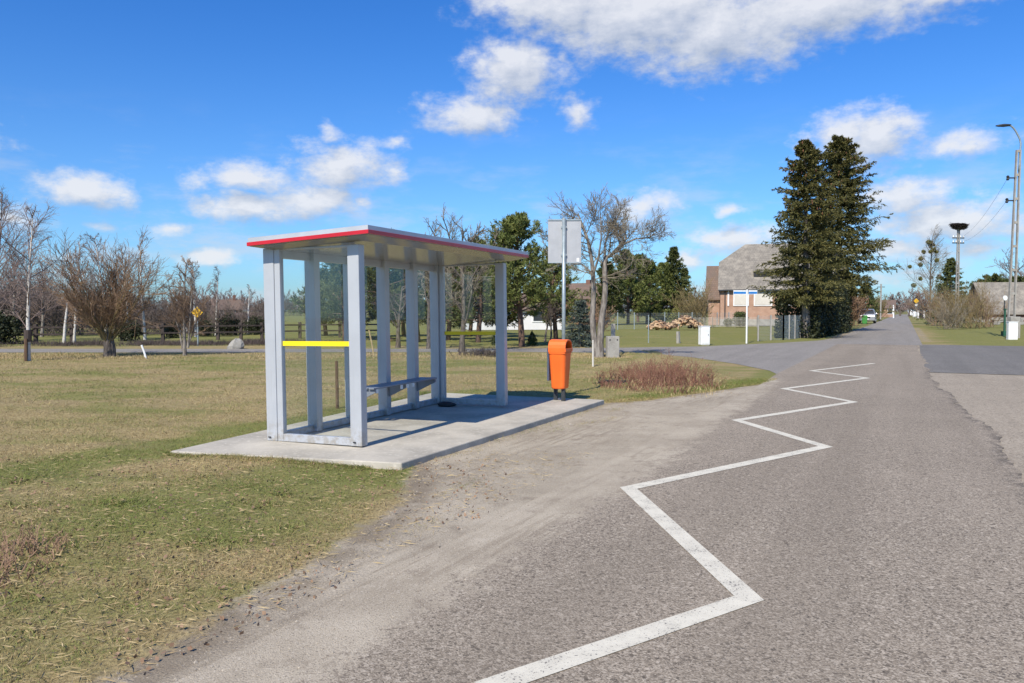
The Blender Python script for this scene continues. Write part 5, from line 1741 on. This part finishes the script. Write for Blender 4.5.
M['green_plastic'] = simple('green_plastic', (0.06, 0.26, 0.06), (0.05, 0.22, 0.05), 4, 0.5)
gwb = G(864.5, 324.2)
wb = empty('wheelie_bin', gwb, R(-20), 'green wheelie bin standing in front of the parked silver car', 'bin')
loft([[(-0.24, -0.22, 0.06), (0.24, -0.22, 0.06), (0.24, 0.24, 0.06), (-0.24, 0.24, 0.06)], [(-0.33, -0.34, 1.0), (0.33, -0.34, 1.0), (0.33, 0.34, 1.0), (-0.33, 0.34, 1.0)]], 'body', M['green_plastic'], wb, bevel=0.03)
loft([[(-0.35, -0.37, 1.0), (0.35, -0.37, 1.0), (0.35, 0.37, 1.0), (-0.35, 0.37, 1.0)], [(-0.30, -0.30, 1.09), (0.30, -0.30, 1.09), (0.30, 0.34, 1.09), (-0.30, 0.34, 1.09)]], 'lid', M['green_plastic'], wb, bevel=0.02)
for sx in (-1, 1):
    MB().tube([(sx * 0.26, 0.26, 0.1), (sx * 0.32, 0.26, 0.1)], 0.1, 12).build('wheel', M['black'], wb)

# ------------------------------------------------------------------ far end of the road
for px, py, top, lab, sd, sc in ((893, 316, 290, 'bare tree far left at the end of the road', 161, 1), (900, 315, 291, 'reddish bare tree at the far end of the road', 162, 1), (909, 316, 288, 'rounded bare tree right at the far end of the road', 163, 1), (916, 316.5, 285, 'bare tree beyond the yellow sign by the far road', 164, 1)):
    gg = G(px, py)
    gg = gg if gg.y < 260 else gg * (260 / gg.y)
    bare_tree('bare_tree', (gg.x, gg.y, 0), broad_spec(hz(top, gg.y), 0.3, (10, 8, 7, 4), 50, 0.15, 0.02), M['bark'], M['twig_purple'], lab, seed=sd)
gg = G(882, 317)
cottage('house', gg, R(-26), 6, 9, 2.4, 4.4, M['brick'], M['tiles_brown'], 'brown roofed house far along the left of the road', [], [(-2, 1.5, 1, 1.2), (2, 1.5, 1, 1.2)])
gg = G(880.5, 319.5)
up_ = empty('utility_pole', gg, 0, 'far thin utility pole left of the road beyond the parked car', 'utility pole')
MB().tube([(0, 0, 0), (0, 0, hz(284, gg.y))], 0.14, 6).build('pole', M['concrete_grey'], up_)
MB().box((0, 0, hz(287, gg.y)), (1.4, 0.12, 0.12)).build('crossarm', M['dark_steel'], up_)
stake('marker_post', 893.5, 318, 893.5, 305, 0.16, M['white_paint'], 'white pillar far along the left of the road', 6, 'post')
for px, py, w, h, lab in ((910.5, 315.3, 1.8, 1.5, 'white bollard block furthest along the right of the road'), (914.5, 317, 0.8, 1.2, 'pale low pillar on the right of the road before the yellow sign')):
    gg = G(px, py)
    o = loft([[(-w / 2, -0.3, 0), (w / 2, -0.3, 0), (w / 2, 0.3, 0), (-w / 2, 0.3, 0)], [(-w / 2, -0.3, h), (w / 2, -0.3, h), (w / 2, 0.3, h), (-w / 2, 0.3, h)], [(-w / 4, -0.15, h * 1.25), (w / 4, -0.15, h * 1.25), (w / 4, 0.15, h * 1.25), (-w / 4, 0.15, h * 1.25)]], 'pillar', M['white_paint'], None)
    o.location = gg
    tag(o, lab, 'pillar')
gg = G(915.8, 318)
ysn = empty('warning_sign', gg, 0, 'yellow road sign on a pole beside the far road', 'sign')
zt = hz(299, gg.y)
MB().tube([(0, 0, 0), (0, 0, zt)], 0.06, 6).build('pole', M['galv'], ysn)
MB().box((0, -0.08, zt - 0.45), (0.85, 0.02, 0.85), Matrix.Rotation(R(45), 3, 'Y')).build('plate', M['amber'], ysn)
MB().box((0, -0.08, zt - 1.35), (0.6, 0.02, 0.4)).build('lower_plate', M['white_paint'], ysn)
gg = G(924, 318.5)
gt_ = empty('gate', gg, R(-10), 'dark gate between white pillars on the right of the far road', 'gate')
for x in (-1.2, 0.0, 1.2): MB().box((x, 0, 0.85), (0.32, 0.3, 1.7)).build('pillar', M['plaster_white'] if x < 1 else M['black'], gt_)
MB().box((0.6, 0, 0.8), (0.85, 0.06, 1.5)).box((-0.6, 0, 0.8), (0.85, 0.06, 1.5)).build('leaf', M['black'], gt_)

# ------------------------------------------------------------------ right side
gm_ = G(929, 324)
mt_ = bare_tree('mistletoe_tree', gm_, birch_spec(hz(238, gm_.y), 0.15, 30, 0.0, 0.44), M['bark'], M['twig_grey'], 'bare tree hung with round mistletoe clumps left of the stork nest pole', seed=171)
g = np.random.default_rng(172)
for i in range(20):
    a = g.uniform(0, 6.28); h = g.uniform(0.45, 0.98) * hz(240, gm_.y); rr_ = g.uniform(0.4, 1.0) * 2.6 * math.sin(math.pi * min(0.95, h / hz(236, gm_.y)))
    c = unit(g.normal(0, 1, (260, 3))) * (g.random((260, 1)) ** 0.4) * g.uniform(0.18, 0.34)
    c += np.array([rr_ * math.cos(a), rr_ * math.sin(a), h])
    lf = MB(); leaf_quads(lf, c, np.full(260, 0.13), g)
    lf.build('mistletoe', M['mistletoe'], mt_)
gg = G(950, 325)
spruce('spruce_tree', gg, hz(258, gg.y), 2.6, 'dark spruce close left of the stork nest pole', 173, 'pine_dark', 24, 8, 0.1, trunk_r=0.12, needle=(0.24, 0.07), twigs=10, dens=9)


def lattice_pole(root, H, w0, w1, d, mat, rungs=9):
    mb = MB()
    for s_ in (-1, 1):
        mb.bar((s_ * w0 / 2, 0, 0), (s_ * w1 / 2, 0, H), 0.07, d, (0, 1, 0))
    for i in range(rungs):
        z = H * (0.12 + 0.88 * i / (rungs - 1)) - 0.06
        w = w0 + (w1 - w0) * z / H
        mb.box((0, 0, z), (w - 0.1, d * 0.8, 0.14))
    return mb.build('pole', mat, root)


gn_ = G(956.5, 326.5)
npole = empty('utility_pole', gn_, R(8), 'concrete utility pole with insulators carrying the stork nest', 'utility pole')
ztop = hz(229, gn_.y)
lattice_pole(npole, ztop, 0.34, 0.18, 0.14, M['concrete_grey'])
for z, w in ((hz(238, gn_.y), 1.3), (hz(243, gn_.y), 1.3)):
    ca = MB().box((0, 0, z), (w, 0.1, 0.1)).build('crossarm', M['dark_steel'], npole)
    for x in (-w / 2 + 0.08, w / 2 - 0.08, -0.25, 0.25):
        MB().lathe([(0.035, 0.05), (0.07, 0.08), (0.05, 0.16), (0.07, 0.2), (0.03, 0.26)], (x, 0, z), 8).build('insulator', M['white_paint'], ca)
nest = empty('stork_nest', (gn_.x, gn_.y, ztop), 0, 'broad stork nest of dark sticks on top of the concrete utility pole', 'nest')
nest.scale = (0.92, 0.92, 0.6)
nest.rotation_euler = (0, R(6), 0)
g = np.random.default_rng(175)
N = 2400
a, r_ = g.uniform(0, 2 * np.pi, N), np.sqrt(g.random(N))
h = g.random(N)
rad_ = (0.42 + 0.5 * np.sqrt(h)) * r_
c = np.stack([rad_ * np.cos(a), rad_ * np.sin(a), h * 0.85 - 0.12 * (1 - r_) * h], -1)
d = np.stack([-np.sin(a) + g.normal(0, 0.5, N), np.cos(a) + g.normal(0, 0.5, N), g.normal(0, 0.18, N)], -1)
d = unit(d) * g.uniform(0.15, 0.35, N)[:, None]
mb = MB().tubes(np.stack([c - d, c, c + d], 1), np.full((N, 3), 0.018), 3)
mb.build('sticks', M['twig_dark'], nest)
fr_ = MB()
for k in range(4):
    t = k * math.pi / 2 + 0.4
    fr_.bar((0, 0, -0.35), (0.5 * math.cos(t), 0.5 * math.sin(t), 0.02), 0.04, 0.04)
fr_.build('platform_frame', M['dark_steel'], nest)

for k, (px, py, top, rd, lab, mt) in enumerate(((940, 325.5, 286, 2.2, 'bare bush left of the stork nest pole', 'twig_brown'), (958, 327.5, 280, 2.6, 'tall olive bare bush at the foot of the stork nest pole', 'twig_olive'), (973, 328, 284, 2.4, 'olive brown bare bush between the nest pole and the mirror', 'twig_olive'), (986, 327, 290, 2.0, 'russet bare bush just left of the round mirror', 'twig_brown'), (948, 329, 296, 1.5, 'thin low bare bush at the road corner', 'twig_grey'), (933, 322, 292, 2.0, 'bare bush under the mistletoe tree', 'twig_dark'))):
    gg = G(px, py)
    twig_shrub('bare_bush', gg, hz(top, gg.y), rd, 30, mt, lab, 180 + k, 'bush', m=(8, 6), rmin=0.0055, spread=0.55)

gl = G(1010.5, 338.5)
lamp = empty('street_lamp', gl, R(0), 'tall concrete lattice lamp post with a curved arm at the right picture edge', 'street lamp')
Hl = hz(150, gl.y)
leanx = P(1018.5, 150, gl.y).x - gl.x
lp = lattice_pole(lamp, Hl, 0.36, 0.20, 0.14, M['concrete_grey'], 8)
me = lp.data
for v in me.vertices: v.co.x += leanx * v.co.z / Hl
arm = []
for t in np.linspace(0, 1, 12):
    if t < 0.4:
        arm.append((leanx + 0.05 + t * 0.2, 0, Hl - 1.2 + t / 0.4 * 1.7))
    else:
        u = (t - 0.4) / 0.6
        arm.append((leanx + 0.13 - 0.72 * u, 0, Hl + 0.5 + 0.95 * math.sin(u * math.pi / 2) ** 1.0 - 0.05 * u))
MB().tube(arm, 0.05, 8).build('arm', M['galv'], lamp, smooth=True)
e = arm[-1]
lh = MB()
lh.add([], []) if False else None
rings = []
for x, w, t_ in ((0.12, 0.05, 0.04), (0.0, 0.09, 0.07), (-0.3, 0.14, 0.09), (-0.6, 0.12, 0.06), (-0.75, 0.04, 0.03)):
    rings.append([(e[0] + x, w * math.cos(a), e[2] + t_ * math.sin(a) + 0.02 - x * -0.05) for a in np.linspace(0, 2 * math.pi, 10, endpoint=False)])
loft(rings, 'lamp_head', M['dark_steel'], lamp, smooth=True)
for z in (Hl - 2.9, Hl - 1.6):
    cl = MB().box((leanx * z / Hl - 0.28, 0, z), (0.5, 0.07, 0.07)).build('bracket', M['dark_steel'], lamp)
    MB().lathe([(0.05, -0.14), (0.09, -0.08), (0.06, 0.0), (0.09, 0.08), (0.04, 0.14)], (leanx * z / Hl - 0.55, 0, z), 8).build('insulator', M['black'], cl)
# stone foot block and white cabinet by the lamp
tag(MB().box((0, 0, 0.62), (0.55, 0.4, 1.30)).build('concrete_plinth', M['concrete_grey'], loc=(gl.x - 0.12, gl.y - 0.45, 0), bevel=0.02), 'pale concrete block against the foot of the lamp post', 'concrete block')
gcb = G(1010.0, 340)
cab2 = empty('utility_cabinet', gcb, R(-6), 'white utility cabinet in front of the lamp post foot', 'cabinet')
MB().box((0, -0.2, 0.5), (0.48, 0.26, 0.98)).build('body', M['white_paint'], cab2, bevel=0.012)
MB().box((0, -0.2, 1.005), (0.52, 0.30, 0.03)).build('lid', M['white_paint'], cab2, bevel=0.006)
MB().box((0, -0.334, 0.5), (0.40, 0.008, 0.86)).build('door', M['white_paint'], cab2, bevel=0.003)
M['green_paint'] = simple('dark_green_paint', (0.02, 0.09, 0.05), (0.018, 0.075, 0.045), 4, 0.5)
gpp = G(1004.5, 336)
tag(MB().tube([(0, 0, 0), (0, 0, 1.7)], 0.06, 8).box((0, 0, 1.72), (0.18, 0.18, 0.06)).box((0.0, 0, 0.16), (0.3, 0.3, 0.3)).build('bollard', M['green_paint'], loc=gpp), 'dark green post with a dark foot just left of the lamp post', 'post')
gmi = G(1003.8, 331)
mir = empty('traffic_mirror', gmi, R(10), 'round white sign disc on a pole left of the lamp post', 'sign')
zm = hz(298, gmi.y)
MB().tube([(0, 0, 0), (0, 0, zm)], 0.04, 8).build('pole', M['dark_steel'], mir)
MB().tube([(0, -0.09, zm), (0, -0.05, zm)], 0.20, 24).build('disc', M['white_paint'], mir)

# barn and stone wall at right
gg = G(1030, 322)
cottage('barn', gg, R(-8), 15, 8, hz(312, gg.y), hz(284, gg.y + 4), M['brick_dark'], M['tiles'], 'long barn with a faded brown roof behind the lamp post', [], [])
sw = empty('stone_wall', G(1010, 324.5), R(-6), 'low pale dry stone wall in front of the barn', 'wall')
mb = MB()
g = np.random.default_rng(190)
for i in range(80):
    x = g.uniform(-5, 5); z = g.choice([0.15, 0.42, 0.66])
    s_ = g.uniform(0.2, 0.42)
    mb.box((x, g.uniform(-0.1, 0.1), z), (s_ * 1.5, 0.5, s_ * 0.85), Matrix.Rotation(g.uniform(-0.25, 0.25), 3, 'Y'))
tag(mb.build('stones', M['stone'], sw, bevel=0.03), kind='stuff')
for px, py, top, lab, sd in ((1012, 319, 252, 'bare rounded tree behind the barn roof at the right edge', 191), (1030, 319, 262, 'bare tree cut by the right picture edge', 192)):
    gg = G(px, py)
    bare_tree('bare_tree', gg, broad_spec(hz(top, gg.y), 0.25, (13, 9, 7, 3), 46, 0.2), M['bark'], M['twig_purple'], lab, seed=sd)
pr_ = None
g = np.random.default_rng(195)
for i in range(9):
    px = 978 + i * 8
    Y = 150 + g.uniform(-10, 10)
    X = (px - CX) / F_PX * Y
    if pr_ is None:
        pr_ = pine('pine_tree', (X, Y, 0), hz(279, 150), 3.2, 'dark pine in the far row behind the barn roof', 196, 'pine_dark', base=0.15, limbs=45, tufts=7, per=12, needle=(0.5, 0.14), group='dark pines in the far row')
        o = pr_
    else: o = copy_tree(pr_)
    o.location = (X, Y, 0)
    s_ = g.uniform(0.85, 1.1)
    o.scale = (s_, s_, s_)
    o.rotation_euler = (0, 0, g.uniform(0, 6))

# far tree line closing the horizon
pr_ = None
g = np.random.default_rng(200)
for i in range(70):
    px = -200 + i * 17.5 + g.uniform(-7, 7)
    if px > 1200: break
    Y = g.uniform(230, 300)
    if 868 < px < 918: Y = 420
    X = (px - CX) / F_PX * Y
    if pr_ is None:
        pr_ = twig_shrub('far_tree', (X, Y, 0), 7.5, 5.0, 30, 'twig_purple', 'bare tree in the distant tree line on the horizon', 201, 'tree', 'bare trees in the distant tree line', m=(8, 7), rmin=0.04, spread=0.5)
        o = pr_
    else: o = copy_tree(pr_)
    o.location = (X, Y, 0)
    s_ = g.uniform(0.7, 1.15)
    o.scale = (s_ * 1.3, s_, s_)
    o.rotation_euler = (0, 0, g.uniform(0, 6))


# wires
def wire(a, b_, sag, name, label):
    a, b_ = Vector(a), Vector(b_)
    pts = [a.lerp(b_, t) - Vector((0, 0, sag * 4 * t * (1 - t))) for t in np.linspace(0, 1, 16)]
    tag(MB().tube(pts, 0.008, 4).build(name, M['dark_steel']), label, 'cable', 'overhead cables')


z1 = Hl - 1.6
wire((gl.x + leanx * z1 / Hl - 0.55, gl.y, z1), (gn_.x + 0.5, gn_.y, hz(238, gn_.y) + 0.2), 0.5, 'overhead_cable', 'upper thin cable from the lamp post to the nest pole')
z1 = Hl - 2.9
wire((gl.x + leanx * z1 / Hl - 0.55, gl.y, z1), (gn_.x + 0.5, gn_.y, hz(243, gn_.y) + 0.2), 0.5, 'overhead_cable', 'lower thin cable from the lamp post to the nest pole')

# ------------------------------------------------------------------ grass blades
def slab_mask(x, y):
    m = np.ones(np.shape(x), bool)
    for (ax, ay), (bx, by) in zip(SLAB_Q, SLAB_Q[1:] + SLAB_Q[:1]):
        m &= (bx - ax) * (y - ay) - (by - ay) * (x - ax) > 0
    return m


def make_grass():
    g = np.random.default_rng(300)
    xs_, ys2, sz = [], [], []
    for y0, y1, dens, size in ((2.6, 4.5, 6000, 0.85), (4.5, 6.5, 4000, 0.92), (6.5, 9.0, 2100, 1.05), (9, 13, 900, 1.3), (13, 20, 320, 1.65), (20, 30, 110, 2.2)):
        x0, x1 = -0.74 * y1 - 0.5, (1.5 if y0 < 9 else 0.42 * y1)
        n = int((x1 - x0) * (y1 - y0) * dens)
        x, y = g.uniform(x0, x1, n), g.uniform(y0, y1, n)
        keep = np.abs(x) < 0.72 * y + 0.6
        s, nn = x * ROAD.x + y * ROAD.y, x * RN.x + y * RN.y
        pr_ = sand_at(x, y) + (fbm(x * 3, y * 3, 3) - 0.5) * 0.9
        keep &= (pr_ < 0.35 + 0.12 * g.random(n)) & ~slab_mask(x, y) & (nn < -2.7)
        keep &= ~((y > 17) & (x > 5.3 - 0.0 * y))
        cl = fbm(x * 1.7 + 40, y * 1.7, 3)
        keep &= g.random(n) < 0.35 + 0.9 * sst(cl, 0.3, 0.65)
        xs_.append(x[keep]); ys2.append(y[keep]); sz.append(np.full(keep.sum(), size))
    # tufts: longer grass in clumps near the camera
    for k in range(45):
        cy_ = g.uniform(3.0, 7.5); cx_ = g.uniform(-0.7 * cy_, -0.28 * cy_)
        s, n = to_sn(cx_, cy_)
        if n > -3.7: continue
        m = int(g.uniform(40, 120))
        xs_.append(g.normal(cx_, 0.07, m)); ys2.append(g.normal(cy_, 0.07, m)); sz.append(np.full(m, g.uniform(1.2, 1.8)))
    # fringe along the slab edges and the verge
    m = 9000
    for (ax, ay), (bx, by), mm, sz_ in ((SLAB_Q[2], SLAB_Q[3], 9000, 1.5), (SLAB_Q[3], SLAB_Q[0], 7000, 1.1)):
        t = g.random(mm) * (1.0 if sz_ > 1.2 else 0.88)
        ln = math.hypot(bx - ax, by - ay)
        o_ = np.abs(g.normal(0, 0.09, mm)) - 0.015
        xs_.append(ax + (bx - ax) * t + (by - ay) / ln * o_); ys2.append(ay + (by - ay) * t - (bx - ax) / ln * o_); sz.append(np.full(mm, sz_))
    m = 9000
    s = g.uniform(13.3, 19.5, m)
    n = np.interp(s, EDGE_S, EDGE_N) - np.abs(g.normal(0.1, 0.3, m))
    xs_.append(ROAD.x * s + RN.x * n); ys2.append(ROAD.y * s + RN.y * n); sz.append(np.full(m, 1.6))
    # sparse tufts on the sand in front of the slab
    for (s0, n0) in ((7.4, -4.47), (8.1, -4.45), (8.9, -4.48), (9.6, -4.47), (10.3, -4.46), (11.4, -4.5), (12.0, -4.55), (12.7, -4.55), (13.4, -4.3), (10.6, -4.05), (11.2, -3.9), (9.9, -4.2), (12.3, -4.2), (6.3, -3.6), (5.0, -3.2)):
        m = 160
        s, n = g.normal(s0, 0.22, m), g.normal(n0, 0.06, m)
        xs_.append(ROAD.x * s + RN.x * n); ys2.append(ROAD.y * s + RN.y * n); sz.append(np.full(m, 0.8))
    x, y, s_ = np.concatenate(xs_), np.concatenate(ys2), np.concatenate(sz)
    N = len(x)
    p = np.stack([x, y, height_at(x, y) - 0.006], -1)
    tint = np.clip(g.normal(0.5, 0.24, N), 0, 1)
    lean = g.normal(0, 1.0, (N, 2)) * 0.95
    d = unit(np.stack([lean[:, 0], lean[:, 1], np.ones(N)], -1))
    L = g.uniform(0.02, 0.06, N) * s_ ** 0.75
    w = g.uniform(0.0022, 0.0044, N) * s_ ** 1.1
    side = unit(np.cross(d, g.normal(0, 1, (N, 3)))) * (w / 2)[:, None]
    bend = unit(d + np.stack([lean[:, 0], lean[:, 1], -0.6 * np.ones(N)], -1) * 0.45)
    mid = p + d * (L * 0.5)[:, None]
    tip = mid + bend * (L * 0.6)[:, None]
    V = np.stack([p - side, p + side, mid + side * 0.8, tip, mid - side * 0.8], 1)
    idx = np.arange(N * 5).reshape(N, 5)
    mb = MB().add(V, idx[:, [0, 1, 2, 4]], idx[:, [4, 2, 3]])
    o = mb.build('grass', M['grass'], attrs={'lush': np.repeat(lush_at(x, y), 5), 'tint': np.repeat(tint, 5)})
    tag(o, 'short dry and green grass covering the field and verge', 'grass', kind='stuff')
    # straw and leaf litter lying on the turf and gravel
    n = 9000
    y = g.uniform(2.8, 9, n); x = g.uniform(-0.7, 0.1, n) * y
    s, nn = x * ROAD.x + y * ROAD.y, x * RN.x + y * RN.y
    keep = (nn < -3.0) & ~slab_mask(x, y)
    x, y = x[keep], y[keep]; n = len(x)
    p = np.stack([x, y, height_at(x, y) + g.uniform(0.004, 0.03, n)], -1)
    a = g.uniform(0, 6.28, n)
    d = np.stack([np.cos(a), np.sin(a), g.normal(0, 0.15, n)], -1)
    lb = MB(); blades(lb, p, d, g.uniform(0.02, 0.11, n), g.uniform(0.002, 0.007, n), g)
    tag(lb.build('straw_litter', M['dry_straw']), 'scattered dry straw lying on the grass', 'litter', kind='stuff')
    n = 2600
    y = g.uniform(2.8, 8.5, n); x = g.uniform(-0.7, 0.0, n) * y
    s, nn = x * ROAD.x + y * ROAD.y, x * RN.x + y * RN.y
    keep = (nn < -2.9) & ~slab_mask(x, y) & (fbm(x * 1.3 + 9, y * 1.3, 3) > 0.42)
    x, y = x[keep], y[keep]; n = len(x)
    lb = MB()
    leaf_quads(lb, np.stack([x, y, height_at(x, y) + g.uniform(0.006, 0.025, n)], -1), g.uniform(0.012, 0.034, n), g)
    tag(lb.build('leaf_litter', M['dry_leaf']), 'small dead brown leaves scattered through the grass', 'litter', kind='stuff')
    # pebbles on the sandy shoulder
    n = 5200
    s = g.uniform(1.5, 17, n); nn = np.interp(s, EDGE_S, EDGE_N) + np.abs(g.normal(0.35, 0.45, n))
    keep = nn < -2.2; s, nn = s[keep], nn[keep]; n = len(s)
    px_, py_ = ROAD.x * s + RN.x * nn, ROAD.y * s + RN.y * nn
    c = np.stack([px_, py_, np.where(nn > -2.8, 0.013, height_at(px_, py_))], -1)
    r_ = g.gamma(1.5, 0.0017, n) + 0.0018
    base = np.array([(1, 0, 0), (-1, 0, 0), (0, 1, 0), (0, -1, 0), (0, 0, 0.8), (0, 0, -0.8)], float)
    jit = g.uniform(0.6, 1.3, (n, 6, 1))
    V = c[:, None, :] + base[None] * r_[:, None, None] * jit
    tri = np.array([(0, 2, 4), (2, 1, 4), (1, 3, 4), (3, 0, 4), (2, 0, 5), (1, 2, 5), (3, 1, 5), (0, 3, 5)])
    F = (np.arange(n) * 6)[:, None, None] + tri[None]
    tag(MB().add(V, F.reshape(-1, 3)).build('pebbles', M['pebble']), 'small pebbles scattered over the sandy shoulder', 'pebbles', kind='stuff')


make_grass()

# ------------------------------------------------------------------ view
vs_ = scene.view_settings
vs_.view_transform = 'Standard'
vs_.look = 'None'
vs_.gamma = 1.0
vs_.exposure = 0.25
vs_.use_curve_mapping = False
scene.render.engine = 'CYCLES'
scene.cycles.max_bounces = 8
scene.cycles.transparent_max_bounces = 24
